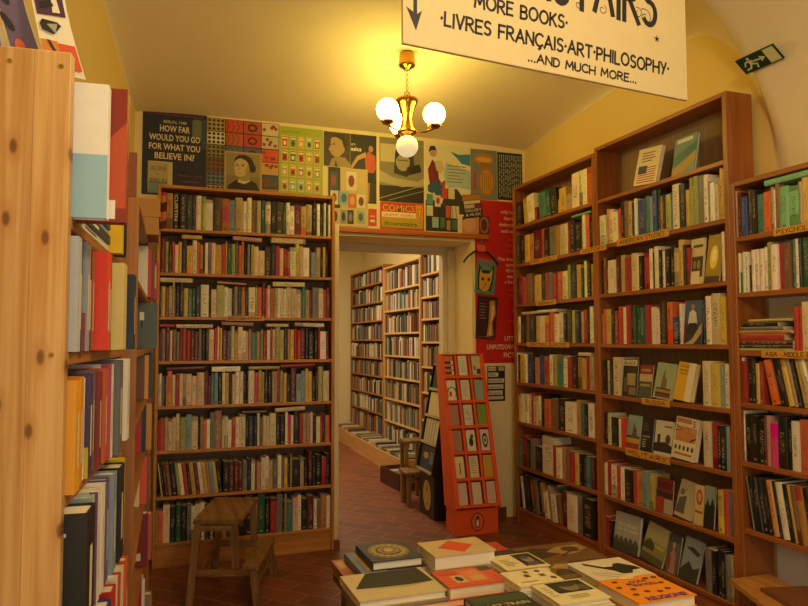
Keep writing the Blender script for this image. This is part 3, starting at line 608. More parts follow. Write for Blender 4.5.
def v_for(px, X, z):
    a = (px-404)/FPX; nz, nx = _f.z+_r.z*a, _f.x+_r.x*a; k = (z-CAMH)/X     # nz-_u.z*b = k*(nx-_u.x*b)
    return 303+FPX*(nz-k*nx)/(_u.z-k*_u.x)
def filler(frame, x0, x1, z, hmean, place, grp, name, dmax, recess=.012):
    x = x0; rr = random.Random(int(z*1000)+int(x0*100))
    while x < x1-.03:
        t = rr.uniform(.016, .042); h = hmean*rr.uniform(.88, 1.06); code = rr.choice('wwcckkdngrRmoOyTGubpe')
        put_book(name, PBK, frame(x, recess+rr.uniform(0, .012), z+.0008), t-GAP, min(dmax, h*.65), h, code, 'upright book further along '+place, grp); x += t
for k in range(6):
    xs_ = max([b for a, b, tp in ct3[k]]+[.3])+.012 if k != 2 else max(b for a, b, tp in ct3[2])+.012
    pl_ = NTH[k]+NC3; filler(f3, xs_+(.03 if k in (3, 5) else 0), L3-TS-.01, z3[k+1], .2, pl_, 'books further along '+pl_, 'reference_book', .15)
def tagpx(case, at, X0, px0, px1, z, text, h=.036, dz=-.012):
    plaque(SHELF[(case.name, round(z, 3))], at(px0, v_for(px0, RX, z)), at(px1, v_for(px1, RX, z)), z-h/2+dz, z+h/2+dz, 0, text)
tagpx(rc1, a1, Y1, 532, 559, z1[2], 'FIRST WORLD'); tagpx(rc1, a1, Y1, 582.5, 608.5, z1[2], 'HISTORY'); 
tagpx(rc1, a1, Y1, 538, 558, z1[3], 'GERMANY'); tagpx(rc1, a1, Y1, 529, 571, z1[4], 'CENTRAL EUROPE')
tagpx(rc2, a2, Y2, 619, 671, z2[2], 'AMERICAN STUDIES', .042); tagpx(rc2, a2, Y2, 644, 672, z2[5], 'RUSSIA', .036); tagpx(rc2, a2, Y2, 628, 672, z2[6], 'MILITARY', .044)
tagpx(rc3, a3, Y3, 776, 830, z3[1], 'PSYCHOLOGY', .034); tagpx(rc3, a3, Y3, 764, 830, z3[3], 'ASIA · MIDDLE EAST', .034)

# ------------------------------------------------------------------ books with a cover showing
def big_book(name, w, d, t, cover, label, M, design=(), side_design=(), spine='l', group=None, pages=True, cat='book', pagecol=None):
    """lies in local coords: w along x, d along y, t along z; cover up. spine: l, r, f (front, y=0), b"""
    cm = mat(cover, .42, 0, .06, 40.); q = MB(); b = min(.003, t*.2)
    q.box(0, w, 0, d, 0, b, cm); q.box(0, w, 0, d, t-b, t, cm)
    s_ = {'l': (0, b, 0, d), 'r': (w-b, w, 0, d), 'f': (0, w, 0, b), 'b': (0, w, d-b, d)}[spine]
    q.box(*s_, b, t-b, cm)
    q.print_on((0, 0, t), (1, 0, 0), (0, 1, 0), w, d, list(design))
    if side_design:
        if spine == 'f': q.print_on((0, 0, 0), (1, 0, 0), (0, 0, 1), w, t, list(side_design))
        elif spine == 'r': q.print_on((w, 0, 0), (0, 1, 0), (0, 0, 1), d, t, list(side_design))
    o = q.build(name); o.matrix_world = M
    if label: tag(o, label, cat, group)
    i = .004; p = MB()
    x0, x1, y0, y1 = (b if spine == 'l' else i), w-(b if spine == 'r' else i), (b if spine == 'f' else i), d-(b if spine == 'b' else i)
    p.box(x0, x1, y0, y1, b, t-b, mat(pagecol, .8) if pagecol else PAGE); pb = p.build('page_block', o)
    return o
def lines(x0, x1, y0, y1, n, c, th=.35):
    out = []; 
    for i in range(n):
        y = y1-(y1-y0)*(i+.5)/n; hh = (y1-y0)/n*th/2; out.append(('r', x0, y-hh, x0+(x1-x0)*random.uniform(.6, 1), y+hh, c))
    return out
def face_out(px0, px1, v_top, zshelf, w, h, t, cover, label, design, case_Y, tilt=10, xfront=None, roll=0., name='display_book', group='face-out books in the tallest right bookcase'):
    """stands on a right-wall shelf with its front cover facing the room, leaning back"""
    yc = on_x((px0+px1)/2, 343, RX+.03).y
    wpx = on_x(px0, 343, RX+.03).y-on_x(px1, 343, RX+.03).y
    w = w or wpx*.92
    B = Matrix(((0, 0, -1, 0), (-1, 0, 0, 0), (0, 1, 0, 0), (0, 0, 0, 1)))
    M = Matrix.Translation((RX+(xfront if xfront is not None else .02)+t, yc+w/2, zshelf+.001)) @ B @ Matrix.Rotation(math.radians(roll), 4, 'Z') @ Matrix.Rotation(-math.radians(tilt), 4, 'X')
    P = [M @ Vector((x, y, z)) for x in (0, w) for y in (0, h) for z in (0, t)]
    dz = zshelf+.001-min(p.z for p in P); dx = 0
    if max(p.x for p in P) > RX+.158: dx = RX+.158-max(p.x for p in P)
    M = Matrix.Translation((dx, 0, dz)) @ M
    return big_book(name, w, h, t, cover, label, M, design, spine='l', group=group)
fo = 'face-out book on '
# top shelf
face_out(635, 660, 145, z2[1], None, .225, .025, 'e0cfa6', 'tilted '+fo+'top shelf with a striped red and white flag cover', [('r', .12, .06, .9, .5, 'e8dcc0')]+[('r', .12, .06+.063*i, .9, .09+.063*i, 'b8382c') for i in range(7)]+[('r', .12, .3, .5, .52, '2c3c70')]+lines(.2, .85, .6, .9, 4, '6a4a38'), Y2, 10, .03, -5)
face_out(674, 699, 137, z2[1], None, .22, .018, '6f8f8c', fo+'top shelf with a blue green landscape cover', [('p', [(0, .2), (.5, .35), (1, .55), (1, .3), (.4, 0), (0, 0)], 'b39a4e'), ('p', [(0, .5), (1, .8), (1, .55), (.5, .36), (0, .22)], '4f7d78'), ('r', .1, .85, .8, .95, 'd8dcc8')], Y2, 10, .03)
# american studies row below
face_out(691.2, 706, 0, z2[3], None, .245, .012, 'd8c79a', 'cream '+fo+'third shelf with a dark group picture', [('r', .15, .15, .95, .6, '4a3a2c'), ('e', .35, .42, .12, .1, '8a7a5c'), ('e', .65, .42, .12, .1, '9a8a64'), ('r', .1, .0, .75, .28, 'e6d8b4'), ('r', .2, .8, .9, .86, '5a4632')], Y2, 6, .02)
face_out(706.5, 722.5, 0, z2[3], None, .25, .012, 'a88a2c', 'shiny gold '+fo+'third shelf near the right end', [('e', .5, .52, .28, .25, 'f0d860'), ('e', .5, .55, .16, .14, 'fff0a0'), ('r', 0, 0, 1, .12, '4a3a2a')], Y2, 8, .02, -2)
face_out(682.8, 703.0, 0, z2[4], None, .235, .01, '2c3f6c', 'dark blue '+fo+'fourth shelf showing a seated person in white', [('r', 0, .5, 1, 1, '4a628c'), ('r', 0, 0, 1, .35, '3a3a40'), ('e', .48, .86, .09, .06, 'b08a6c'), ('p', [(.25, .45), (.3, .72), (.48, .8), (.66, .72), (.75, .45)], 'd8d4cc'), ('p', [(.2, .25), (.3, .48), (.7, .48), (.85, .3), (.6, .2)], '25252c'), ('p', [(.1, 0), (.5, .1), (1, .5), (1, .25), (.6, 0)], 'b8a888'), ('r', 0, 0, .1, 1, 'b03a4c')], Y2, 6, .02)
# russia row
face_out(620.3, 636.8, 0, z2[5], None, .225, .012, '2c2a28', fo+'fifth shelf with BLACK on a cream band', [('r', .05, .82, .95, .98, 'd8cba8'), ('t', 'BLACK', .5, .85, .09, '2a2420', 'c', .75), ('r', .35, .3, .9, .62, 'b09a5c'), ('r', .15, .12, .4, .5, '6a5a48'), ('r', .5, .05, .95, .25, '8a7a58')], Y2, 6, .02)
face_out(637.4, 651.0, 0, z2[5], None, .195, .012, '8c2c28', fo+'fifth shelf with red cover and river scene', [('r', 0, .5, 1, .72, 'c8b088'), ('r', 0, 0, 1, .5, '4f5c48'), ('r', .1, .35, .9, .42, 'a8965c'), ('t', 'RUSSIA', .5, .8, .08, 'e8d8b8', 'c', .7)], Y2, 8, .02)
face_out(651.6, 671.5, 0, z2[5], None, .205, .015, '9fb48e', 'pale green '+fo+'fifth shelf with a domed cathedral cover', [('p', [(.35, .3), (.38, .6), (.45, .85), (.52, .6), (.62, .55), (.65, .3)], '7a6a50'), ('r', .1, .05, .9, .3, '3f382e'), ('r', .12, .18, .88, .26, 'b88a2c'), ('r', .12, .06, .88, .14, '7c3a30')], Y2, 10, .02, -4)
face_out(672.0, 690.5, 0, z2[5], None, .21, .03, 'e2b428', 'thick yellow '+fo+'fifth shelf, white down its right side', [('r', .62, 0, 1, 1, 'e6dcc6'), ('t', 'THE RED', .12, .86, .06, '5a3a14', 'l', .5), ('t', 'PEOPLE', .12, .76, .06, '5a3a14', 'l', .5), ('t', 'A HISTORY', .12, .68, .04, '5a3a14', 'l', .45)], Y2, 10, .02, -5)
# military row
face_out(624.3, 638.0, 0, z2[6], None, .2, .014, '8fb0b4', fo+'sixth shelf showing a pale sky and red domed tower', [('r', 0, 0, 1, .18, 'a03a2c'), ('r', 0, .18, 1, .32, 'c8a43c'), ('r', 0, .32, 1, .4, '4a5a4a'), ('p', [(.4, .4), (.45, .65), (.52, .82), (.6, .65), (.72, .6), (.75, .4)], '6c4c44')], Y2, 8, .02)
face_out(638.6, 650.8, 0, z2[6], None, .2, .012, '191817', 'black '+fo+'sixth shelf with small white lettering', [('t', 'STALIN', .12, .42, .06, 'd8d0c0', 'l', .6)]+lines(.12, .6, .12, .38, 4, 'c8c0b0')+lines(.12, .7, .6, .85, 4, '6a645c'), Y2, 8, .02)
face_out(651.4, 670.2, 0, z2[6], None, .195, .012, 'd2ccbc', fo+'sixth shelf with a black and white photograph cover', [('p', [(0, .1), (1, .1), (1, .3), (.6, .4), (0, .34)], '2a2826'), ('r', .15, .34, .32, .6, '3a3836'), ('e', .75, .48, .14, .14, '4a4644'), ('r', .5, .82, .95, .86, '5a5650')], Y2, 8, .02)
face_out(670.6, 695.0, 0, z2[6], None, .225, .028, 'dccfae', 'thick tilted '+fo+'sixth shelf with bold orange lettering and a 5', [('r', .05, .86, .68, .97, 'c07a5c'), ('t', '5', .74, .8, .15, '2a221c', 'l'), ('r', .05, .42, .95, .78, 'b89a68'), ('t', 'BY', .5, .68, .1, 'd86a1c', 'c', .5, .05), ('t', 'LETTERS', .5, .56, .1, 'd86a1c', 'c', .85, .05), ('t', 'WARS', .48, .44, .1, 'd86a1c', 'c', .75, .05), ('l', [(.04, .8), (.3, .7), (.04, .66)], .006, '2a221c'), ('l', [(.75, .48), (.96, .55), (.7, .44)], .006, '2a221c')]+[('e', .14+.18*i, .27, .045, .06, '3a3228') for i in range(5)]+[('r', .12, .1, .88, .15, 'c0682c')], Y2, 10, .005, -3)
# row under military
face_out(652.5, 669.5, 0, z2[7], None, .19, .012, '7a2c2c', fo+'seventh shelf with dark red and brown cover', [('r', 0, .45, 1, .62, '3c2a26'), ('r', 0, 0, .45, .45, 'a83a2c'), ('r', .5, 0, 1, .42, 'b0a48c'), ('r', .1, .7, .9, .9, '5c1c20')], Y2, 6, .02)
face_out(670.0, 689.5, 0, z2[7], None, .2, .014, 'b5a98c', 'beige '+fo+'seventh shelf with a grey tank picture', [('p', [(0, .1), (.1, .5), (.45, .6), (.5, .1)], '5a5648'), ('r', .1, .6, .3, .75, '6e6a58'), ('l', [(.2, .6), (.45, .82)], .004, '5a5648')], Y2, 14, .02, -5)
face_out(690.5, 700.5, 0, z2[7], None, .205, .012, 'd4b888', 'cream '+fo+'seventh shelf with red round print', [('e', .5, .7, .34, .2, 'b0543c'), ('e', .5, .7, .2, .12, 'd4a078'), ('r', .1, .3, .9, .36, 'b0543c')], Y2, 6, .015)
face_out(701.0, 711.5, 0, z2[7], None, .215, .014, '33383c', 'dark '+fo+'seventh shelf with dusky sky cover', [('r', 0, .55, 1, 1, '8a9494'), ('p', [(0, .4), (.3, .7), (.5, .5), (.8, .75), (1, .5), (1, 0), (0, 0)], '22241f')], Y2, 6, .012)
# bottom shelf of the tallest case
face_out(609.5, 635.5, 0, z2[8], None, .225, .02, 'a9adaa', 'grey '+fo+'bottom shelf with pale lettering over soldiers', [('t', 'TRYING', .5, .66, .08, 'e8e4da', 'c', .8), ('t', 'TO ESCAPE', .5, .54, .08, 'e8e4da', 'c', .85), ('r', 0, 0, 1, .28, '4c4a44')]+[('e', .12+.19*i, .28, .08, .1, '5c5a50') for i in range(5)], Y2, 10, .015, 2)
face_out(636.5, 659.0, 0, z2[8], None, .215, .018, '8d8a52', 'leaning green '+fo+'bottom shelf with field and huts cover', [('r', 0, .55, 1, 1, 'a8a478'), ('p', [(0, .4), (.25, .6), (.5, .45), (.5, .3), (0, .3)], '4a4a30'), ('r', 0, 0, 1, .2, '5c5a36'), ('r', .5, .42, .9, .5, 'c0a850')], Y2, 16, .01, -7)
face_out(660.0, 673.0, 0, z2[8], None, .21, .014, '66605a', fo+'bottom shelf with a soldier in red and white', [('p', [(.3, 0), (.3, .5), (.5, .65), (.7, .5), (.75, 0)], 'a8827a'), ('e', .5, .72, .12, .09, 'b8967c'), ('r', .15, .1, .35, .4, '9a3a34'), ('r', 0, .8, 1, 1, '4a4c52')], Y2, 12, .02)
face_out(674.0, 692.5, 0, z2[8], None, .22, .016, '8c9aa0', fo+'bottom shelf with pale sky and dark ship cover', [('p', [(.1, .75), (.8, .62), (.95, .7), (.5, .8)], '3a3c40'), ('p', [(0, 0), (0, .2), (.4, .45), (.7, .3), (1, .4), (1, 0)], '3c4038')], Y2, 14, .015, -3)

# ------------------------------------------------------------------ LEFT: knotty pine case
PR = math.radians(86.0); PX, PY = -.1315, 1.16
pc = thing('bookcase', 'knotty pine bookcase with plain side panel facing the viewer, on the left', 'bookcase', (PX, PY, 0), PR)
PZ = [1.612, 1.400, 1.18, .955, .70, .40]
VZ = {1.612: 150, 1.400: 300, 1.18: 415, .955: 530, .70: 580}
q = MB(); q.box(0, .025, 0, .34, 0, 1.866, pine(2), .003); sp_ = q.build('side_panel', pc)
q = MB(); q.box(.71, .735, 0, .33, 0, 1.62, pineshelf(2), .003); q.build('side_panel', pc)
for z in PZ:
    q = MB(); q.box(.0255, .7095, 0, .325, z-.02, z, pineshelf(0), .002); q.build('shelf', pc)
q = MB(); q.box(.025, .71, .326, .334, 0, 1.63, pineshelf(2)); q.build('back_panel', pc)
for u, v in ((8.5, 59), (61, 66), (51, 355)):
    p = on_y(u, v, PY); loc = Matrix.Translation((PX, PY, 0)) @ Matrix.Rotation(PR, 4, 'Z'); lp = loc.inverted() @ p
    q = MB(); n = 12; r_ = .0035
    q.add([(-.0012, lp.y+r_*math.cos(2*PI*i/n), lp.z+r_*math.sin(2*PI*i/n)) for i in range(n)]+[(.0, lp.y+r_*1.2*math.cos(2*PI*i/n), lp.z+r_*1.2*math.sin(2*PI*i/n)) for i in range(n)], [tuple(range(n))[::-1]]+[(i, (i+1) % n, n+(i+1) % n, n+i) for i in range(n)], mat('b8923c', .3, .9, 0))
    q.add([(-.0016, lp.y+r_*.35*math.cos(2*PI*i/n), lp.z+r_*.35*math.sin(2*PI*i/n)) for i in range(n)], [tuple(range(n))[::-1]], mat('2a2014', .5, 0, 0))
    part(q.build('screw', pc), 'brass screw head')
def pine_book(x, t, u, z, h, cover, label, design=(), side=(), d=.2, tiltz=0):
    """stands on the pine shelf, back cover to the viewer, spine towards the room"""
    Yw = PY+x; yl = PX+.07*x-kx(u, VZ[z])*Yw
    M = Matrix.Translation((PX, PY, 0)) @ Matrix.Rotation(PR, 4, 'Z') @ Matrix.Translation((x, yl, z+.001))
    # local: cover normal to -x, spine at y=yl ; book local (w,d,t): x->-y(case), y->z, z->-x(case)
    B = Matrix(((0, 0, -1, t), (-1, 0, 0, d), (0, 1, 0, 0), (0, 0, 0, 1)))
    return big_book('art_book', d, h, t, cover, label, M @ B, design, side, 'r', 'large books in the pine bookcase')
def sp(c, n=3): return [('r', .15, .3, .75, .7, c), ('r', .85, .3, .92, .7, c)]
pine_book(.030, .026, 108, PZ[0], .217, 'f0ece2', 'big white and pale blue book on the pine bookcase top shelf', [('r', 0, 0, 1, .47, '9cc4d8')]+lines(.2, .62, .1, .38, 8, '7a8c98', .25)+lines(.2, .6, .42, .66, 7, 'b0b0a8', .25), [])
pine_book(.060, .034, 127, PZ[0], .222, '8a2c1c', 'big brick red book behind the white and blue one, top shelf', [('p', [(.5, .1), (1, .1), (1, .75), (.85, .6)], 'b84c20'), ('r', .68, .02, .92, .16, 'e8e0d0'), ('r', .82, .2, .835, .85, 'e0c0b0')], [])
for i, (c, t) in enumerate((('d8d4c4', .012), ('1c2c44', .018), ('7fa8b8', .012), ('27364a', .02))):
    z_ = PZ[0]+.001+sum((.012, .018, .012, .02)[:i])+.0006*i
    M = Matrix.Translation((PX, PY, 0)) @ Matrix.Rotation(PR, 4, 'Z') @ Matrix.Translation((.13, .003-.004*(i % 2), z_))
    big_book('art_book', .32, .2, t, c, ('white', 'dark navy', 'pale blue', 'slate blue')[i]+' book in the flat pile on the pine top shelf', M, (), [('r', .1, .35, .5, .65, 'e0d8c0' if i != 0 else '504848')], 'f', 'flat pile on the pine bookcase')
pine_book(.49, .03, 124, PZ[0], .075, 'e0b41c', 'small yellow book past the flat pile, pine top shelf', [], [], .12)
pine_book(.56, .012, 128, PZ[0], .14, '20201e', 'black book at the far end of pine top shelf', [], [], .12)
rows2 = [(.028, .018, 77.5, .182, 'b8bcc0', 'silver grey', [], []), (.0475, .010, 80, .18, '2c2a2e', 'black', [], []), (.059, .024, 86, .182, '9a9ca4', 'grey', [('r', .0, 0, 1, .35, '8a4a58')], []), (.085, .014, 89, .178, '1a1a1c', 'black and white', [], [('r', .2, .2, .7, .8, 'd0c8b8')]), (.101, .016, 92, .176, '9a5a34', 'rust brown', [], []), (.1185, .028, 107, .183, 'e03a1c', 'bright red', [('r', .62, .05, .85, .17, 'd8cfc0'), ('r', .5, .0, .56, .86, 'e8d8c0'), ('r', .66, .07, .8, .15, '8a8478')], []), (.148, .018, 109.5, .17, '7c1c2c', 'crimson', [], []), (.168, .03, 124, .174, 'd6c070', 'yellow framed', [('r', .2, .14, .86, .9, '6a6880'), ('r', .2, .04, .8, .13, 'b8b0a4'), ('r', .2, .14, .86, .18, 'c03c2c')], []), (.2, .026, 134, .158, '1d2236', 'dark navy', [('r', .6, .3, .8, .8, 'd8cfb8')], [])]
SPR = lambda x, f: .028+(x-.028)*f
for i, (x, t, u, h, c, nm, ds, sd) in enumerate(rows2): pine_book(SPR(x, 2.2), t*1.7, u, PZ[1], h, c, nm+' book, '+ordinal(i+1)+' from the near end, second shelf of pine bookcase', ds, sd or [('r', .2, .3, .7, .6, 'd0c4a0')])
rows3 = [(.028, .02, 76, .197, 'e8a01c', 'amber yellow', []), (.0485, .016, 80, .2, 'e08c18', 'orange', []), (.065, .008, 83, .196, 'e8e4d8', 'white', []), (.0735, .022, 89, .2, '4a3860', 'purple', [('r', 0, 0, 1, .3, 'c8b03c')]), (.096, .012, 92.5, .205, '6c6a70', 'grey', []), (.109, .018, 99, .2, '8a2c24', 'dark red', []), (.128, .016, 105, .205, 'c85a30', 'rust orange', [('l', [(.6, .05), (.6, .8), (.75, .95), (.85, .8), (.85, .05)], .003, 'e0b060')]), (.145, .016, 111, .212, 'e8dcd4', 'white with pink spine', [('r', .9, 0, 1, 1, 'b84a5c')]), (.162, .03, 119, .218, '6a6664', 'charcoal', []), (.193, .014, 120.5, .215, '9a4450', 'dusty pink', []), (.24, .025, 127, .216, 'ece6d6', 'tall white', [('r', .1, .1, .3, .2, 'c0b8a8')])]
for i, (x, t, u, h, c, nm, ds) in enumerate(rows3): pine_book(SPR(x, 2.85), t*2.0, u, PZ[2], h-.022, c, nm+' book, '+ordinal(i+1)+' from the near end, third shelf of pine bookcase', ds, [('r', .2, .3, .7, .6, 'd0c4a0')])
rows4 = [(.028, .03, 87.5, .225, '1c1c1a', 'big black', [('r', .55, .82, .85, .85, 'd0ccc0'), ('t', 'ART', .6, .5, .05, 'b0a890', 'l')]), (.059, .012, 91.5, .218, 'a8bcb8', 'pale teal', []), (.072, .014, 97.5, .224, 'e4dccc', 'white and purple', [('r', .93, 0, 1, 1, '7a4a7c')]), (.087, .014, 102, .222, 'e8e0cc', 'ivory', []), (.102, .014, 106, .226, '6c5a86', 'violet striped', []), (.117, .02, 113, .228, '8a98a8', 'grey blue', []), (.138, .03, 119.5, .228, '1f1e1c', 'black', []), (.169, .012, 122.5, .224, 'e0c020', 'slim yellow', [])]
for i, (x, t, u, h, c, nm, ds) in enumerate(rows4): pine_book(SPR(x, 3.6), t*2.5, u, PZ[3], min(h, .196), c, nm+' book, '+ordinal(i+1)+' from the near end, fourth shelf of pine bookcase', ds, [('r', .2, .3, .7, .6, 'd0c4a0')])
rows5 = [(.028, .03, 86, .2, 'd8c8a0', 'tan', []), (.06, .02, 98, .225, 'd0b890', 'cream', []), (.081, .03, 106, .25, '2c3c80', 'deep blue', [('r', .3, .85, 1, 1, 'c03c3c')]), (.112, .02, 113, .255, 'c8352c', 'red', []), (.133, .012, 116, .26, 'e8e0cc', 'white', []), (.146, .02, 121, .26, 'e0d4b4', 'pale cream', [('r', .9, 0, 1, 1, 'c84a2c')]), (.167, .016, 126, .26, 'd05a2c', 'orange red', [])]
for i, (x, t, u, h, c, nm, ds) in enumerate(rows5): pine_book(SPR(x, 3.6), t*2.5, u, PZ[4], min(h, .228), c, nm+' book, '+ordinal(i+1)+' from the near end, fifth shelf of pine bookcase', ds, [('r', .2, .3, .7, .6, 'd0c4a0')])

# ---- posters standing loose on top of the pine case
def loose_poster(pxs, Y0, Y1_, base, label, items):
    """pxs: lower left, lower right, upper right, upper left in view; stands between depth Y0 (bottom) and Y1_ (top)"""
    P = [on_y(*pxs[0], Y0), on_y(*pxs[1], Y0), on_y(*pxs[2], Y1_), on_y(*pxs[3], Y1_)]
    q = MB(); n = 10
    def at(x, y, off=0.):
        a = P[0].lerp(P[1], x); b = P[3].lerp(P[2], x); p = a.lerp(b, y)
        return p+Vector((0, 1, 0))*(-.018*math.sin(PI*y)-off)+Vector((.012*math.sin(PI*y)*x*-1, 0, 0))
    vs = [at(i/n, j/n) for j in range(n+1) for i in range(n+1)]
    q.add(vs, [(j*(n+1)+i, j*(n+1)+i+1, (j+1)*(n+1)+i+1, (j+1)*(n+1)+i) for j in range(n) for i in range(n)], mat(base, .5, 0, .05), True)
    for k, it in enumerate(items):
        off = .0012+.00008*k
        if it[0] == 'r':
            _, x0, y0, x1, y1, c = it; m_ = 6
            vs = [at(x0+(x1-x0)*i/m_, y0+(y1-y0)*j/m_, off) for j in range(m_+1) for i in range(m_+1)]
            q.add(vs, [(j*(m_+1)+i, j*(m_+1)+i+1, (j+1)*(m_+1)+i+1, (j+1)*(m_+1)+i) for j in range(m_) for i in range(m_)], ink(c), True)
        elif it[0] == 'e':
            _, cx, cy, rx, ry, c, an = it; m_ = 18; ca, sa = math.cos(an), math.sin(an); vs = []
            for i in range(m_):
                a, b = rx*math.cos(2*PI*i/m_), ry*math.sin(2*PI*i/m_); vs.append(at(cx+a*ca-b*sa, cy+a*sa+b*ca, off+.0006))
            q.add(vs, [tuple(range(m_))], ink(c))
        elif it[0] == 'p': q.add([at(x, y, off+.0006) for x, y in it[1]], [tuple(range(len(it[1])))], ink(it[2]))
    o = q.build('loose_poster'); return tag(o, label, 'poster', 'loose posters on the pine bookcase')
loose_poster([(-30, 60), (14, 63), (-10, -70), (-48, -70)], 1.34, 1.36, 'e6dcc0', 'cream poster edge leftmost on top of pine bookcase', [('r', .0, .08, .84, .98, '6c5070')])
loose_poster([(14, 64), (46, 66), (17, -75), (-22, -75)], 1.325, 1.34, 'e8dcc4', 'purple poster with black leaf shapes and an orange oval on pine bookcase', [('r', .05, .02, .95, .98, '6a5a7c'), ('e', .38, .12, .17, .045, 'd8643c', .0), ('e', .18, .28, .2, .045, '2c2430', -.25), ('e', .22, .48, .24, .06, '2c2430', -.3), ('p', [(.55, .7), (.95, .55), (.95, .8)], 'd8b850')])
loose_poster([(46, 70), (86, 80), (60, -75), (18, -75)], 1.305, 1.33, 'efe6cc', 'curling white poster with a stage photo and guitar, on pine bookcase', [('r', .08, .36, .92, .95, '4a2c4c'), ('e', .42, .56, .18, .1, '9ab0a0', 0), ('p', [(.2, .4), (.2, .62), (.45, .66), (.62, .42)], '241c28'), ('p', [(.55, .38), (.6, .55), (.72, .5), (.78, .38)], 'e8dcc4'), ('p', [(.1, .3), (.2, .33), (.62, .32), (.72, .3), (.45, .24), (.14, .26)], '2c2a28'), ('p', [(.3, .3), (.62, .31), (.5, .25)], 'a8a290'), ('r', .03, .02, .5, .2, 'd8883c'), ('r', .5, .04, .97, .19, 'dc5a34'), ('e', .45, .08, .13, .03, '2a1c14', -.4), ('p', [(.2, .2), (.3, .2), (.46, .1), (.4, .08)], '4a3020')])

# ---- second case along the left wall, its side panel just showing
c2 = thing('bookcase', 'narrow brown bookcase behind the pine one, stuffed to the brim', 'bookcase', (-.052, 1.965, 0), math.radians(89.0))
Z4 = [1.80, 1.585, 1.39, 1.20, 1.005, .81, .60, .36, .12]
q = MB(); q.box(0, .022, 0, .24, 0, 1.80, pineshelf(2), .003); q.build('side_panel', c2)
q = MB(); q.box(1.66, 1.682, 0, .24, 0, 1.80, pineshelf(2), .003); q.build('side_panel', c2)
for z in Z4: q = MB(); q.box(.0225, 1.6595, 0, .235, z-.018, z, pineshelf(0), .002); q.build('shelf', c2)
q = MB(); q.box(.022, 1.66, .236, .24, 0, 1.79, pineshelf(2)); q.build('back_panel', c2)
def left_stack(items, z):
    for (u, Y, t, h, c, nm, ds) in items:
        xr_ = kx(u)*Y; w = .13
        B = Matrix(((1, 0, 0, xr_-w), (0, 0, -1, Y+t), (0, 1, 0, z+.001), (0, 0, 0, 1)))
        big_book('shelved_book', w, h, t, c, nm, B, ds, [('r', .2, .3, .7, .6, 'd8c8a0')], 'r', 'books in the narrow left bookcase')
S_ = ' book in the narrow left bookcase, '
left_stack([(146.5, 2.75, .03, .19, 'e2d6b8', 'cream white'+S_+'top row', [('r', .0, .0, .1, 1, 'c0b49a')]), (150, 2.79, .05, .185, 'c02c20', 'red'+S_+'top row', []), (153.5, 2.86, .04, .17, '7c3a24', 'brown'+S_+'top row', []), (157, 2.95, .04, .15, 'b83028', 'scarlet'+S_+'top row', [('r', .8, .3, .95, .9, 'd8b040')])], Z4[1])
left_stack([(157, 2.75, .06, .17, '4f5a4c', 'grey green box file with white label in the narrow left bookcase', [('r', .52, .62, .64, .8, 'e0d8c0'), ('r', .56, .45, .6, .62, '20201c')])], Z4[2])
left_stack([(145, 2.75, .03, .165, '6c3c1c', 'dark brown'+S_+'third row', []), (149, 2.79, .04, .165, 'd89020', 'golden'+S_+'third row', []), (153, 2.84, .05, .17, '2a3034', 'charcoal'+S_+'third row', [])], Z4[3])
left_stack([(143, 2.75, .02, .15, 'b02c24', 'red'+S_+'fourth row', []), (147.5, 2.78, .04, .17, '22262a', 'black'+S_+'fourth row', []), (153, 2.83, .05, .172, 'c8862c', 'ochre'+S_+'fourth row', [])], Z4[4])
left_stack([(142, 2.75, .03, .165, 'e0cca0', 'cream'+S_+'fifth row', []), (149, 2.79, .05, .172, 'd0522c', 'orange'+S_+'fifth row', [('r', .4, 0, .45, 1, 'e8c8a0')]), (153, 2.85, .04, .168, '8c4a2c', 'tan'+S_+'fifth row', [])], Z4[5])
left_stack([(151, 2.72, .06, .19, '7c1f1f', 'large maroon'+S_+'with a barcode label', [('r', .6, .12, .82, .26, 'd8ccb8')]), (155, 2.8, .05, .17, 'b05a48', 'brick pink'+S_+'sixth row', [])], Z4[6])
left_stack([(149, 2.72, .06, .2, 'b01c22', 'vivid red'+S_+'seventh row', [('r', .92, 0, 1, 1, 'e0d8c8')]), (139.5, 2.6, .02, .13, 'd89c24', 'small amber'+S_+'seventh row', []), (156, 2.84, .04, .1, '8a7a5c', 'small tan'+S_+'seventh row', [])], Z4[7])
left_stack([(150, 2.74, .06, .18, '6a2420', 'dark red'+S_+'lowest row', []), (155, 2.84, .05, .16, 'b8a070', 'beige'+S_+'lowest row', [])], Z4[8])
g_ = Matrix.Translation((-.052, 1.965, 0)) @ Matrix.Rotation(math.radians(89.0), 4, 'Z')
for k in range(8):
    pl_ = NTH[k]+' of the narrow left bookcase'
    for xa, xb_ in ((.04, .60), (1.08, 1.64)): filler(lambda x, y, z: g_ @ Matrix.Translation((x, y, z)), xa, xb_, Z4[k+1], min(.165, Z4[k]-Z4[k+1]-.035), pl_, 'books further along '+pl_, 'shelved_paperback', .13, .03)
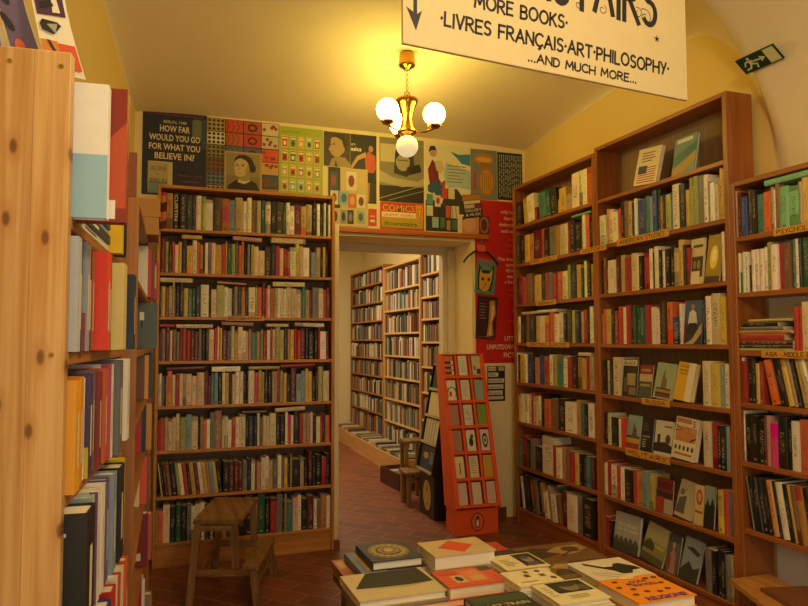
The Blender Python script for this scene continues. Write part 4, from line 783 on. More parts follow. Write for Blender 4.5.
# two cardboard boxes on its top
for i, (z_, w, h, u) in enumerate(((1.801, .2, .062, 157), (1.8645, .205, .066, 158))):
    Yc = 2.62; xr_ = kx(u)*Yc
    t = thing('cardboard_box', ('lower', 'upper')[i]+' brown cardboard box of two stacked on the narrow left bookcase', 'box', (xr_-w, Yc, z_), 0, 'cardboard boxes on the narrow left bookcase')
    cb = mat('a8763c', .8); q = MB(); q.box(0, w, 0, .22, 0, .004, cb); q.box(0, w, 0, .004, .004, h, cb); q.box(0, w, .216, .22, .004, h, cb); q.box(0, .004, .004, .216, .004, h, cb); q.box(w-.004, w, .004, .216, .004, h, cb); q.build('box_body', t)
    q = MB(); q.box(.004, w-.004, .004, .216, h-.005, h-.002, mat('b98648', .8)); q.build('lid', t)
    q = MB(); q.hexa([(w+.0005, .01, h-.01), (w+.004, .01, h-.012), (w+.004, .2, h-.012), (w+.0005, .2, h-.01), (w+.02, .01, h-.004), (w+.024, .01, h-.006), (w+.024, .2, h-.006), (w+.02, .2, h-.004)], mat('8a5c2c', .8)); q.build('flap', t)
M = Matrix(((1, 0, 0, -.235), (0, 0, -1, 2.83), (0, 1, 0, 1.932), (0, 0, 0, 1))) @ Matrix.Rotation(math.radians(-4), 4, 'X')
big_book('shelved_book', .15, .21, .03, '8c4a2c', 'rust brown book standing on the cardboard boxes', M, [], [], 'r')

# ------------------------------------------------------------------ POSTERS on the back wall
YP = YB-.0015
def poster(name, x0, x1, z0, z1, base, label, items, y=YP, cat='poster', rot=0., group=None):
    q = MB(); q.box(x0, x1, y-.0008, y, z0, z1, mat(base, .5, 0, .04)); 
    q.print_on((x0, y-.0008, z0), (1, 0, 0), (0, 0, 1), x1-x0, z1-z0, items)
    if rot:
        c = Vector(((x0+x1)/2, 0, (z0+z1)/2)); a = math.radians(rot)
        q.v = [((p[0]-c.x)*math.cos(a)-(p[2]-c.z)*math.sin(a)+c.x, p[1], (p[0]-c.x)*math.sin(a)+(p[2]-c.z)*math.cos(a)+c.z) for p in q.v]
    return tag(q.build(name), label, cat, group)
poster('poster', -.12, .306, 2.432, 3.022, '232838', 'navy poster with cream capitals asking HOW FAR WOULD YOU GO', [
    ('r', .77, .70, .95, .93, '5a7468'), ('r', .80, .72, .88, .94, '6c7a52'), ('r', .92, .6, 1, .95, '3c4a4c'),
    ('t', 'THE INTERNATIONAL BESTSELLER', .5, .955, .028, '8c3a44', 'c', .9), ('t', 'BERLIN, 1940', .5, .865, .036, 'd8cfae', 'c', .36),
    ('t', 'HOW FAR', .5, .765, .075, 'e2d6ae', 'c', .47, .03), ('t', 'WOULD YOU GO', .5, .655, .075, 'e2d6ae', 'c', .8, .03), ('t', 'FOR WHAT YOU', .5, .545, .075, 'e2d6ae', 'c', .8, .03), ('t', 'BELIEVE IN?', .5, .435, .075, 'e2d6ae', 'c', .62, .03),
    ('r', .09, .02, .47, .40, 'd0c090'), ('r', .09, .02, .40, .22, '6c96a0'), ('p', [(.09, .05), (.09, .4), (.41, .38), (.39, .02)], 'b8ac84'), ('r', .1, .04, .39, .16, '7a9ca0'), ('t', 'ALONE', .25, .29, .06, '6a6450', 'c', .24), ('t', 'BERLIN', .25, .14, .06, '4a5a58', 'c', .26), ('t', 'in', .24, .235, .03, '6a6450', 'c'),
    ('t', 'Sleuth, a story', .56, .24, .026, '9c3440', 'l', .38), ('t', 'a masterpiece', .6, .17, .026, '9c3440', 'l', .3), ('t', 'of our time', .6, .1, .026, '9c3440', 'l', .26)])
pat = []
tc_ = [['b09a54', 'c84a28', 'b8542c', 'd8c49c'], ['d8d0b0', 'b8602c', 'c0402c', 'c8b890'], ['8a8040', '5a6a7c', '55607a', 'd85028'], ['8a4a24', '333', '333', 'c89c5c'], ['6a7684', '333', '333', '46505c'], ['c09a40', '333', '333', 'a8763c']]
random.seed(5)
for r in range(6):
    for c in range(4):
        k = tc_[r][c]
        if k == '333': continue
        x0, y1 = c/4+.006, 1-r/6-.006; x1, y0 = (c+1)/4-.006, 1-(r+1)/6+.006; pat.append(('r', x0, y0, x1, y1, k))
        st = (r*4+c) % 4
        dk = ['3a3a30', '6a2c20', '2c2c30', '8c3c28'][st]
        if st == 0:
            for i in range(4):
                for j in range(3): pat.append(('e', x0+(x1-x0)*(i+.5)/4, y0+(y1-y0)*(j+.5)/3, .022, .018, dk))
        elif st == 1:
            for i in range(3): pat.append(('l', [(x0+.01+.07*i, y0+.01), (x0+.045+.07*i, (y0+y1)/2), (x0+.01+.07*i, y1-.01)], .006, dk))
        elif st == 2:
            pat.append(('e', (x0+x1)/2, (y0+y1)/2, .07, .05, dk)); pat.append(('e', (x0+x1)/2, (y0+y1)/2, .04, .028, k))
        else:
            for i in range(5): pat.append(('e', random.uniform(x0+.03, x1-.03), random.uniform(y0+.03, y1-.03), .025, .02, dk))
random.seed(23)
pat += [('r', .24, .03, .76, .60, 'b49a60'), ('r', .265, .05, .735, .58, '857446'), ('r', .265, .3, .735, .58, '94824f'), ('p', [(.27, .05), (.29, .17), (.38, .235), (.47, .26), (.6, .255), (.68, .22), (.73, .13), (.73, .05)], '2c261d'), ('p', [(.42, .22), (.45, .27), (.56, .28), (.6, .24), (.52, .2)], 'cbb98a'), ('p', [(.46, .25), (.45, .32), (.58, .34), (.6, .26), (.53, .235)], 'a08a58'),
 ('p', [(.385, .47), (.375, .41), (.365, .39), (.38, .375), (.385, .34), (.405, .3), (.45, .285), (.52, .31), (.575, .36), (.59, .44), (.57, .5), (.5, .535), (.42, .525)], 'c4ae7c'), ('p', [(.53, .31), (.575, .36), (.59, .44), (.575, .49), (.55, .42), (.52, .36)], 'a48e5c'),
 ('p', [(.375, .46), (.385, .52), (.44, .56), (.53, .565), (.61, .53), (.65, .46), (.64, .38), (.6, .345), (.585, .4), (.575, .455), (.53, .5), (.46, .52), (.41, .5)], '2e2519'), ('e', .64, .4, .035, .05, '2a2117'), ('e', .415, .43, .022, .008, '3a2e20'), ('e', .495, .43, .024, .008, '3a2e20'), ('l', [(.395, .455), (.435, .452)], .002, '4a3a26'), ('l', [(.47, .455), (.52, .452)], .002, '4a3a26'), ('p', [(.438, .43), (.425, .375), (.452, .372)], 'a8925f'), ('l', [(.42, .338), (.45, .333), (.48, .34)], .0025, '6a4c30')]
poster('poster', .308, .819, 2.432, 3.015, '2e2620', 'patchwork poster of patterned squares around a sepia portrait of a woman', pat)
gr = [('t', 'THE COLLECTION OF COVERS', .06, .925, .018, '3a4a14', 'l', .4)]
cvs = ['c83c28 7c8a6c d8a03c 8cb4a8 a85a34', 'b83434 3c5c50 c84c2c d08c3c b04424', 'b8a870 d8602c b05c80 e0b04c 8c8c6c', 'c09060 7cb0ac 90b4a0 c0a050 b8a458']
for r in range(4):
    for c in range(5):
        x0 = .06+.185*c; y0 = .73-.19*r; k = cvs[r].split()[c]
        gr += [('r', x0, y0, x0+.135, y0+.15, 'e6d890'), ('r', x0+.01, y0+.008, x0+.125, y0+.142, k), ('r', x0+.02, y0+.105, x0+.115, y0+.13, 'e8dca8'), ('e', x0+.067, y0+.055, .035, .03, '5a4a2c' if (r+c) % 2 else 'f0e0a0')]
gr += [('r', .0, 0, 1, .09, 'c8cc50'), ('e', .28, .055, .05, .03, 'e8e0c0'), ('t', 'CRIME SERIES', .42, .035, .04, '4a4418', 'l', .46)]
poster('poster', .821, 1.150, 2.432, 3.005, 'a8b428', 'lime green poster with a grid of small book covers', gr)
# strip of green poster at the right continues beside the bookcase top
poster('poster', 1.156, 1.362, 2.735, 3.0, '5a4a30', 'sepia portrait poster of a man in profile, top row by the green poster', [('r', .03, .03, .97, .97, '4c3e28'), ('p', [(.2, .0), (.3, .22), (.5, .3), (.8, .28), (1, .12), (1, 0)], 'a08a58'), ('p', [(.3, .35), (.18, .5), (.26, .6), (.26, .78), (.4, .9), (.7, .9), (.82, .7), (.78, .45), (.6, .3), (.42, .28)], 'b89c64'), ('p', [(.3, .84), (.45, .95), (.72, .94), (.88, .74), (.82, .5), (.74, .62), (.68, .78), (.46, .86)], '3c2e1c'), ('e', .38, .66, .04, .018, '4a3820'), ('l', [(.22, .62), (.36, .64), (.46, .62)], .003, '3a2c1c'), ('l', [(.27, .44), (.38, .45)], .003, '6a4e2c'), ('p', [(.4, .0), (.45, .2), (.52, .0)], '3a2c1c')])
poster('poster', 1.364, 1.572, 2.47, 3.0, '2c2a24', 'dark modern classics poster with a footballer in red shirt', [('t', 'ern', .02, .83, .05, 'e0d8c0', 'l', .16), ('t', 'ssics', .02, .755, .06, 'ece4cc', 'l', .4, .04), ('p', [(.58, .45), (.55, .68), (.68, .76), (.95, .7), (.98, .52), (.85, .42)], 'c85a34'), ('p', [(.6, .68), (.3, .62), (.05, .48), (.02, .53), (.25, .68), (.58, .75)], 'c89c6c'), ('e', .78, .8, .09, .05, 'b08c64'), ('p', [(.6, .3), (.56, .45), (.9, .45), (.92, .3)], '1c1c20'), ('p', [(.55, .02), (.6, .3), (.75, .3), (.72, .02)], 'b07a4c'), ('r', .0, .0, .4, .22, '8a7a3c'), ('p', [(.1, .1), (.3, .22), (.6, .26), (.5, .18)], 'b09444')])
crd = [('r', 0, .0, 1, .3, 'd0c084'), ('r', .0, .3, .3, 1, '2e2c28')]
for x, y, w, h, k, k2 in ((.03, .62, .2, .3, '3c5060', 'a03c30'), (.45, .62, .26, .32, 'd8ccb0', '8c2c30'), (.05, .36, .2, .24, 'd0d0c0', 'a03c38'), (.27, .36, .24, .24, '8cb0b8', '3c6a80'), (.1, .02, .16, .28, 'c0b498', '4a3a30'), (.3, .04, .16, .24, '8c94a4', '3a3c48'), (.48, .04, .16, .24, '2c2c34', '8a7a70'), (.5, .32, .2, .24, 'd06030', 'e0a060'), (.72, .32, .22, .24, 'd8ccb0', '7a3434'), (.72, .06, .2, .22, '9cb0a0', '50685c')):
    crd += [('r', x, y, x+w, y+h, k), ('e', x+w/2, y+h/2, w*.3, h*.32, k2)]
poster('poster', 1.192, 1.50, 2.285, 2.73, 'c8b070', 'cream collage poster with little photo cards above the doorway rail', crd, y=YP-.004)
poster('notice_sign', 1.505, 1.572, 2.30, 2.43, 'd04028', 'small red notice card left of the COMICS sign', [('r', .2, .2, .8, .35, 'e8d8c0'), ('r', .2, .5, .8, .6, 'e8a080')], y=YP-.005, cat='notice')
poster('poster', 1.596, 1.964, 2.497, 3.0, '8a8262', 'grey photo poster of a man leaning over a desk above the COMICS sign', [('r', 0, 0, 1, .25, '2e2a22'), ('r', .02, .62, .38, .9, 'c4bc94'), ('p', [(.32, .45), (.35, .8), (.55, .9), (.75, .8), (.8, .5), (.6, .4)], '3e3a2c'), ('e', .52, .64, .16, .15, 'a8a07c'), ('p', [(.36, .66), (.38, .8), (.55, .86), (.7, .78), (.7, .66), (.6, .75), (.45, .75)], '2c281e'), ('l', [(.4, .66), (.64, .66)], .006, '2a261e'), ('p', [(0, .48), (.3, .38), (.85, .34), (1, .4), (1, .28), (.5, .24), (0, .3)], 'b4aa84'), ('p', [(.6, .55), (.9, .62), (.95, .5), (.7, .44)], '26221a'), ('l', [(0, .04), (.95, .28)], .006, 'a8a07c'), ('l', [(.2, .02), (1, .2)], .005, '9a9270')])
poster('comics_sign', 1.60, 1.963, 2.284, 2.493, 'c8341c', 'red and yellow COMICS downstairs sign above the doorway', [('r', .03, .05, .97, .95, 'e8982c'), ('r', .03, .64, .80, .95, 'd83c20'), ('t', 'COMiCS', .06, .66, .26, '2a2018', 'l', .74, .06), ('t', 'COMiCS', .055, .665, .25, 'f0b428', 'l', .73, .02), ('r', .04, .44, .8, .62, 'ece0c0'), ('t', 'GRAPHIC NOVELS', .07, .47, .11, 'c84028', 'l', .7), ('r', .03, .05, .97, .4, 'b8a028'), ('t', 'downstairs', .09, .13, .16, '2c2810', 'l', .74, .01), ('p', [(.84, .78), (.94, .82), (.915, .42), (.875, .42)], '2a2018'), ('p', [(.85, .77), (.93, .80), (.908, .44), (.882, .44)], 'f0a81c'), ('e', .893, .31, .022, .06, '2a2018'), ('e', .893, .31, .016, .045, 'f0a81c')], y=YP-.006, cat='sign')
poster('poster', 1.978, 2.368, 2.285, 2.985, 'e0d8b4', 'pale poster of a reader in a red top beside a blue brush stroke', [('p', [(.1, .5), (.05, .7), (.15, .82), (.28, .75), (.3, .55)], '7a2430'), ('e', .17, .9, .08, .05, 'b89470'), ('p', [(.07, .9), (.1, .97), (.2, .98), (.26, .92), (.22, .93), (.14, .93)], '2c241c'), ('p', [(.2, .8), (.35, .82), (.42, .72), (.34, .66), (.24, .7)], 'c8b898'), ('p', [(.05, .52), (.3, .6), (.42, .5), (.38, .38), (.2, .42), (.05, .45)], '34587c'), ('p', [(.32, .55), (.45, .6), (.42, .48)], 'a83c44'), ('p', [(.1, .2), (.05, .42), (.2, .44), (.28, .28), (.25, .12)], 'd0c0a0'), ('p', [(.55, .93), (.75, .9), (1, .92), (1, .78), (.8, .8), (.7, .86)], '3f86a4'), ('p', [(.45, .8), (.7, .76), (1, .72), (1, .5), (.7, .52), (.5, .5), (.4, .64)], 'a9c4bc')]+lines(.48, .92, .56, .78, 6, '8c5c50', .25)+[('p', [(.45, .0), (.35, .3), (.45, .5), (.7, .5), (.9, .35), (.95, 0)], '3c3a34'), ('p', [(0, 0), (0, .35), (.3, .35), (.5, .2), (.5, 0)], '2f3230'), ('r', .02, .3, .16, .42, '5c9098'), ('r', .2, .28, .33, .41, 'd8ccb0'), ('e', .27, .35, .04, .04, 'b04038'), ('r', .02, .17, .16, .29, 'd4c8a4'), ('r', .14, .04, .28, .16, '9cb4bc'), ('r', .36, .38, .48, .5, 'c84830'), ('r', .5, .38, .64, .5, 'd8cc9c'), ('r', .44, .16, .54, .3, 'c85830'), ('r', .56, .16, .74, .3, 'd0c498'), ('l', [(.6, .17), (.58, .29)], .005, '3a3028'), ('l', [(.68, .17), (.66, .29)], .005, '3a3028'), ('r', .32, .04, .42, .16, '54764c'), ('r', .46, .02, .54, .13, 'b08c50'), ('r', .58, .03, .72, .14, '4c6a6c')])
poster('poster', 2.372, 2.610, 2.565, 2.978, '7c8078', 'grey poster with a golden tuba like figure', [('p', [(.12, .75), (.2, .9), (.5, .94), (.8, .9), (.9, .76), (.6, .7), (.4, .7)], 'b8802c'), ('p', [(.3, .62), (.35, .74), (.7, .74), (.72, .62)], 'a06c24'), ('e', .6, .36, .3, .29, 'a87428'), ('e', .6, .36, .25, .24, 'c89038')]+[('l', [(.44+.08*i, .18), (.44+.08*i, .54)], .004, '6a4a18') for i in range(5)]+[('r', .1, .2, .2, .55, 'b04c38'), ('e', .5, .8, .3, .05, 'd8a84c')])
sc = []
for i in range(11):
    x = .07+.082*i; y = .95
    while y > .1:
        h = random.uniform(.04, .14); sc.append(('r', x, max(.05, y-h), x+.034, y, 'aab0a4')); y -= h+random.uniform(.015, .04)
poster('poster', 2.614, 2.845, 2.575, 2.972, '23221f', 'black poster filled with columns of pale script', sc)
rd = [('t', t, .86, y, .0225, 'f0dcc8', 'r') for t, y in (('only held', .925), ('literary', .885), ('distinctive', .845), ('and new.', .805), ('The dream', .63), ('comes', .595), ('Moves', .56), ('wants', .525), ('a funny', .49))]
rd += [('t', t, .84, y, .018, 'dc7060', 'r') for t, y in (('Times', .755), ('it must', .72), ('a novel', .685), ('every', .445), ('thing', .41), ('is', .375), ('told', .32), ('in', .285), ('order', .25))]
rd += [('t', 'UTTERLY', .98, .135, .03, 'f0dcc8', 'r', .4), ('t', 'UNPUTDOWNABLE', 1.0, .085, .03, 'f0dcc8', 'r', .78), ('t', 'FICTION', .98, .035, .03, 'f0dcc8', 'r', .42)]
poster('poster', 2.405, 2.852, 1.235, 2.562, 'c4201c', 'tall red poster with white text beside the doorway', rd, y=YP+.0005)
poster('notice_sign', 2.252, 2.44, 2.279, 2.43, 'd8cca8', 'notice card with a pale face on the rail right of the doorway', [('r', .2, 0, 1, .9, 'c8886c'), ('e', .55, .5, .3, .42, 'd09c7c'), ('p', [(.2, .7), (.3, 1), (.8, .98), (.5, .85)], '4a2c20')], y=YP-.005, cat='notice')
poster('notice_sign', 2.44, 2.535, 2.28, 2.43, '6a2c28', 'dark oval print on the rail beside the face card', [('e', .5, .5, .42, .45, 'a07058'), ('e', .5, .5, .3, .34, '5c2c28')], y=YP-.005, cat='notice')
poster('notice_sign', 2.30, 2.465, 2.41, 2.60, '2c2420', 'tilted red and black word card below the tuba poster', [('r', .0, .75, 1, .98, 'b87838'), ('r', .05, .6, .95, .73, 'd8c8a8'), ('r', .05, .42, .6, .57, 'c0b49c'), ('r', .65, .42, .95, .57, '8c2c28'), ('t', 'GALLERY', .5, .26, .12, 'e0d4bc', 'c', .9), ('t', '& MUSIC', .5, .08, .12, 'e0d4bc', 'c', .85), ('r', .0, .38, 1, .4, 'a83028')], y=YP-.008, cat='notice', rot=9)
poster('notice_sign', 2.505, 2.664, .93, 1.213, '22201e', 'small black and white word notice below the red poster', sum([[('r', .05, .86-.17*i, (.5, .62, .95, .9, .85)[i], .98-.17*i, 'd8d0b8')] for i in range(5)], [])+[('r', .62, .86, .95, .98, 'b8b098'), ('r', .05, .05, .9, .14, 'c8c0a8'), ('t', 'BUY AND', .08, .885, .07, '22201e', 'l', .4), ('t', 'SELL', .1, .715, .07, '22201e', 'l', .4), ('t', 'BOOKS HERE', .1, .545, .07, '22201e', 'l', .75), ('t', 'used novels', .1, .375, .07, '22201e', 'l', .7), ('t', 'fair price', .1, .205, .07, '22201e', 'l', .6)], cat='notice')
# hanger and the two prints on the red poster
t = thing('coat_hanger', 'black clothes hanger with orange hook piece hung at the doorway corner', 'hanger', (2.452, YB-.02, 2.14))
q = MB(); q.tube([(-.005, 0, .012), (-.06, 0, -.005), (-.115, 0, -.045), (-.15, 0, -.085), (-.156, 0, -.098)], .008, mat('1c1a18', .4)); q.build('arm', t)
q = MB(); q.tube([(.005, 0, .012), (.06, 0, -.008), (.105, 0, -.05), (.14, 0, -.092), (.146, 0, -.105)], .008, mat('1c1a18', .4)); q.build('arm', t)
q = MB(); q.box(-.035, .035, -.012, .012, -.006, .048, mat('d8602c', .5), .004); q.box(-.006, .006, -.004, .004, .048, .1, mat('9a9a90', .3, .8)); part(q.build('hook_piece', t), 'orange hook piece')
poster('picture_print', 2.408, 2.585, 1.795, 2.075, '5f8c86', 'teal print with a yellow and black cat face under the hanger', [('p', [(.15, .1), (.1, .5), (.12, .85), (.3, .68), (.7, .68), (.88, .88), (.9, .5), (.8, .1)], '1e1a16'), ('p', [(.22, .14), (.18, .45), (.2, .72), (.34, .58), (.66, .6), (.82, .76), (.82, .45), (.7, .14), (.5, .06)], 'd8a838'), ('e', .36, .42, .07, .05, '1e1a16'), ('e', .66, .43, .07, .05, '1e1a16'), ('p', [(.45, .3), (.58, .3), (.52, .22)], 'b83c28'), ('l', [(.5, .22), (.4, .14)], .004, '1e1a16'), ('r', .2, .9, .85, .95, 'b8503c')], y=YP-.006, cat='print', rot=-6)
poster('picture_print', 2.412, 2.59, 1.43, 1.775, '3c1c18', 'dark brown print with a flame coloured figure below the cat print', [('p', [(.55, .05), (.62, .4), (.6, .9), (.85, .92), (.95, .6), (.8, .4), (.9, .1)], 'c8883c'), ('p', [(.65, .1), (.72, .4), (.7, .8), (.84, .8), (.86, .6), (.74, .4), (.78, .1)], 'e8c078')]+lines(.12, .5, .45, .85, 6, '9c8470', .25)+[('r', .04, .03, .96, .06, '7a3c28')], y=YP-.006, cat='print', rot=-5)

# ------------------------------------------------------------------ CHANDELIER
CX_, CY_, CZ_ = 1.470, 4.05, 3.245
ch = thing('chandelier', 'brass chandelier with white globe lamps hanging from the vault', 'lamp', (CX_, CY_, 0))
BR = mat('b88a34', .22, 1., .08); CZ_ = ceil_z(CX_, CY_)+.004
q = MB(); q.lathe([(.004, 3.135-0), (.02, 3.14), (.028, 3.15), (.05, 3.16), (.056, 3.175), (.05, 3.185), (.053, 3.20), (.046, 3.21), (.05, 3.222), (.044, CZ_)], (0, 0, 0), BR); q.build('canopy', ch)
q = MB(); zc = 3.135; i = 0
while zc > 2.985: q.torus((0, 0, zc-.012), .0085, .0022, (1, 0, 0) if i % 2 else (0, 1, 0), BR); zc -= .0165; i += 1
q.build('chain', ch)
q = MB(); q.torus((0, 0, 2.983), .016, .003, (.3, 1, 0), BR); q.build('ring', ch)
q = MB(); q.lathe([(.008, 2.972), (.02, 2.968), (.062, 2.955), (.072, 2.94), (.062, 2.915), (.046, 2.88), (.036, 2.84), (.034, 2.82), (.038, 2.795), (.05, 2.76), (.06, 2.745), (.062, 2.735), (.05, 2.728), (.03, 2.722), (.028, 2.715)], (0, 0, 0), BR); q.build('body', ch)
GLOW = emit((1., .75, .17), 36.); DIM = emit('f0dca8', .7)
lamp_at = []
for ang in (85, -33, 207):
    a = math.radians(ang); R = .175; dx, dy = math.cos(a), math.sin(a)
    pts = [(dx*.04, dy*.04, 2.75), (dx*.075, dy*.075, 2.735), (dx*.115, dy*.115, 2.732), (dx*.15, dy*.15, 2.742), (dx*(R+.01), dy*(R+.01), 2.752), (dx*(R+.05), dy*(R+.05), 2.765)]
    q = MB(); q.tube(pts, [.006, .006, .007, .007, .006, .003], BR); arm = q.build('arm', ch)
    q = MB(); q.lathe([(.012, 2.748), (.03, 2.752), (.04, 2.765), (.038, 2.776)], (dx*R, dy*R, 0), BR); q.build('lamp_cup', arm)
    q = MB(); q.ball((dx*R, dy*R, 2.84), .07, GLOW); part(q.build('globe', arm), 'lit white glass globe')
    lamp_at.append((CX_+dx*R, CY_+dy*R, 2.84))
q = MB(); q.ball((0, 0, 2.648), .07, DIM); part(q.build('globe', ch), 'dim cream globe under the body')

# ------------------------------------------------------------------ HANGING SIGN
SA = math.radians(5.79); SW, SH = 1.11, .42; S0 = on_y(403, 43, 1.8)
t = thing('hanging_sign', 'white painted board lettered MORE BOOKS LIVRES FRANÇAIS hanging overhead', 'sign', tuple(S0), SA)
q = MB(); q.box(0, SW, 0, .012, 0, SH, mat('d2be90', .6, 0, .05), .0015)
K = '1e1a22'
X_ = lambda m_: m_/SW
Zs = lambda m_: m_/SH
it = [('h', 'DOWNSTAIRS', X_(.135), Zs(.236), .155/SH, K, 'l', .83/SW, .019), ('h', 'MORE BOOKS·', X_(.238), Zs(.155), .040/SH, K, 'l', .344/SW, .0080), ('h', '·LIVRES FRANÇAIS·ART·PHILOSOPHY·', X_(.122), Zs(.077), .040/SH, K, 'l', .898/SW, .0080), ('h', '...AND MUCH MORE...', X_(.43), Zs(.024), .026/SH, K, 'l', .44/SW, .0062)]
it += [('p', [(X_(.041), Zs(.044)), (X_(.061), Zs(.107)), (X_(.044), Zs(.092)), (X_(.008+.002), Zs(.109)), ], K), ('r', X_(.033), Zs(.09), X_(.045), Zs(.34), K)]
def spiral(cx, cz, r0, r1, a0, turns, wd): 
    n = 22; return ('l', [(X_(cx+(r0+(r1-r0)*i/n)*math.cos(a0+turns*2*PI*i/n)), Zs(cz+(r0+(r1-r0)*i/n)*math.sin(a0+turns*2*PI*i/n))) for i in range(n+1)], wd, K)
it += [spiral(.918, .262, .008, .03, 1.0, 1.2, .003), spiral(.885, .27, .006, .02, 2.0, 1.0, .0025), spiral(.73, .25, .004, .018, .5, 1.1, .0025), spiral(.63, .245, .004, .016, .3, 1.1, .0025), spiral(.55, .25, .004, .018, 2.3, 1.1, .0025)]
st = []
for i in range(10): r_ = .014 if i % 2 == 0 else .005; a = PI/2+i*PI/5; st.append((X_(.969+r_*math.cos(a)), Zs(.195+r_*math.sin(a))))
for i in range(0, 10, 2): it.append(('p', [(X_(.969), Zs(.195)), st[i-1], st[i], st[(i+1) % 10]], K))
q.print_on((0, 0, 0), (1, 0, 0), (0, 0, 1), SW, SH, it); q.build('board', t)
for x in (.08, SW-.08):
    p = Vector((S0.x+x*math.cos(SA), S0.y+x*math.sin(SA), 0)); zt = ceil_z(p.x, p.y)-S0.z
    q = MB(); q.tube([(x, .006, SH-.01), (x, .006, zt)], .0025, mat('8a8578', .4, .7)); q.build('wire', t)

# ------------------------------------------------------------------ EXIT SIGN on the vault
def vault_hit(u, v):
    d = ray(u, v).normalized(); s_ = .5
    while s_ < 6:
        p = EYE+d*s_
        if p.z > ceil_z(min(XR, max(xl(p.y), p.x)), p.y) or p.x > XR: break
        s_ += .002
    return EYE+d*s_
epx = [(668+x/5.77, y/5.77) for x, y in ((455, 425), (675, 330), (605, 250), (390, 350))]
hz = vault_hit(*epx[0]); EX = hz.x
for _k in range(60):
    BL_, BR_ = on_x(*epx[0], EX), on_x(*epx[1], EX); TL_, TR_ = on_y(*epx[3], BL_.y), on_y(*epx[2], BR_.y)
    if all(P_.x < XR-.01 and P_.z < ceil_z(P_.x, P_.y)-.015 for P_ in (BL_, BR_, TL_, TR_)): break
    EX -= .01
Pe = [BL_, BR_, TR_, TL_]; ctr = sum(Pe, Vector())/4
ex = (BR_-BL_).normalized(); ey = ((TL_-BL_)+(TR_-BR_)); ey = (ey-ex*ey.dot(ex)).normalized(); nn = ex.cross(ey)
ew = ((BR_-BL_).length+(TR_-TL_).length)/2; eh = ((TL_-BL_).length+(TR_-BR_).length)/2
O = ctr-ex*ew/2-ey*eh/2
q = MB()
def xb(a, b, c): return O+ex*a+ey*b+nn*c
q.hexa([xb(0, 0, 0), xb(ew, 0, 0), xb(ew, eh, 0), xb(0, eh, 0), xb(0, 0, .006), xb(ew, 0, .006), xb(ew, eh, .006), xb(0, eh, .006)], mat('123c34', .5))
LT = 'd8dca0'
q.print_on(xb(0, 0, .006), ex, ey, ew, eh, [('r', .7, .06, .965, .94, LT), ('e', .29, .83, .035, .075, LT), ('p', [(.24, .74), (.32, .72), (.34, .46), (.26, .42)], LT), ('l', [(.27, .7), (.17, .62), (.12, .42)], .008, LT), ('l', [(.31, .68), (.4, .55), (.47, .6)], .008, LT), ('l', [(.28, .45), (.22, .24), (.1, .2)], .01, LT), ('l', [(.31, .45), (.42, .36), (.38, .12)], .01, LT), ('r', .46, .5, .58, .6, LT), ('p', [(.55, .74), (.68, .55), (.55, .36), (.55, .46), (.6, .55), (.55, .64)], LT)])
tag(q.build('exit_sign'), 'green running figure exit sign with an arrow on the vault', 'sign')

# ------------------------------------------------------------------ STEP STOOL in front of the bookcase
ss = thing('step_stool', 'worn wooden two-step stool standing before the bookcase left of the doorway', 'stool', (0, 0, 0))
w0 = oldwood(0); w2 = oldwood(2); w1 = oldwood(1)
def slab(pts, z0, z1, m_):
    q = MB(); q.hexa([(*p, z0) for p in pts]+[(*p, z1) for p in pts], m_); return q
# top seat and low step (near-left, near-right, far-right, far-left)
slab([(.197, 3.93), (.434, 3.845), (.600, 4.36), (.352, 4.45)], .435, .46, w1).build('seat', ss)
slab([(.440, 3.80), (.525, 3.775), (.700, 4.29), (.600, 4.31)], .205, .228, w1).build('step', ss)
def bar(a, b, w, m_, name):
    a, b = Vector(a), Vector(b); d = (b-a).normalized(); s1 = Vector((.96, -.28, 0)); s1 = (s1-d*s1.dot(d)).normalized() if abs(d.dot(s1)) < .9 else Vector((0, 0, 1)); s2 = d.cross(s1); h = w/2
    q = MB(); c = [(-h, -h), (h, -h), (h, h), (-h, h)]; q.hexa([a+s1*x+s2*y for x, y in c]+[b+s1*x+s2*y for x, y in c], m_); q.build(name, ss)
for (dx, dy) in ((0, 0), (.162, .50)):
    bar((.180+dx, 3.90+dy, 0), (.222+dx, 3.925+dy, .434), .036, w2, 'leg')
    bar((.415+dx, 3.86+dy, .205), (.405+dx, 3.865+dy, .434), .036, w2, 'leg')
    bar((.525+dx, 3.80+dy, 0), (.500+dx, 3.80+dy, .204), .036, w2, 'leg')
    bar((.205+dx, 3.905+dy, .185), (.498+dx, 3.815+dy, .185), .03, w0, 'rail')
    bar((.235+dx, 3.92+dy, .415), (.395+dx, 3.87+dy, .415), .03, w0, 'rail')
bar((.20, 3.92, .15), (.362, 4.42, .15), .028, w1, 'stretcher')
bar((.51, 3.815, .12), (.672, 4.315, .12), .028, w1, 'stretcher')

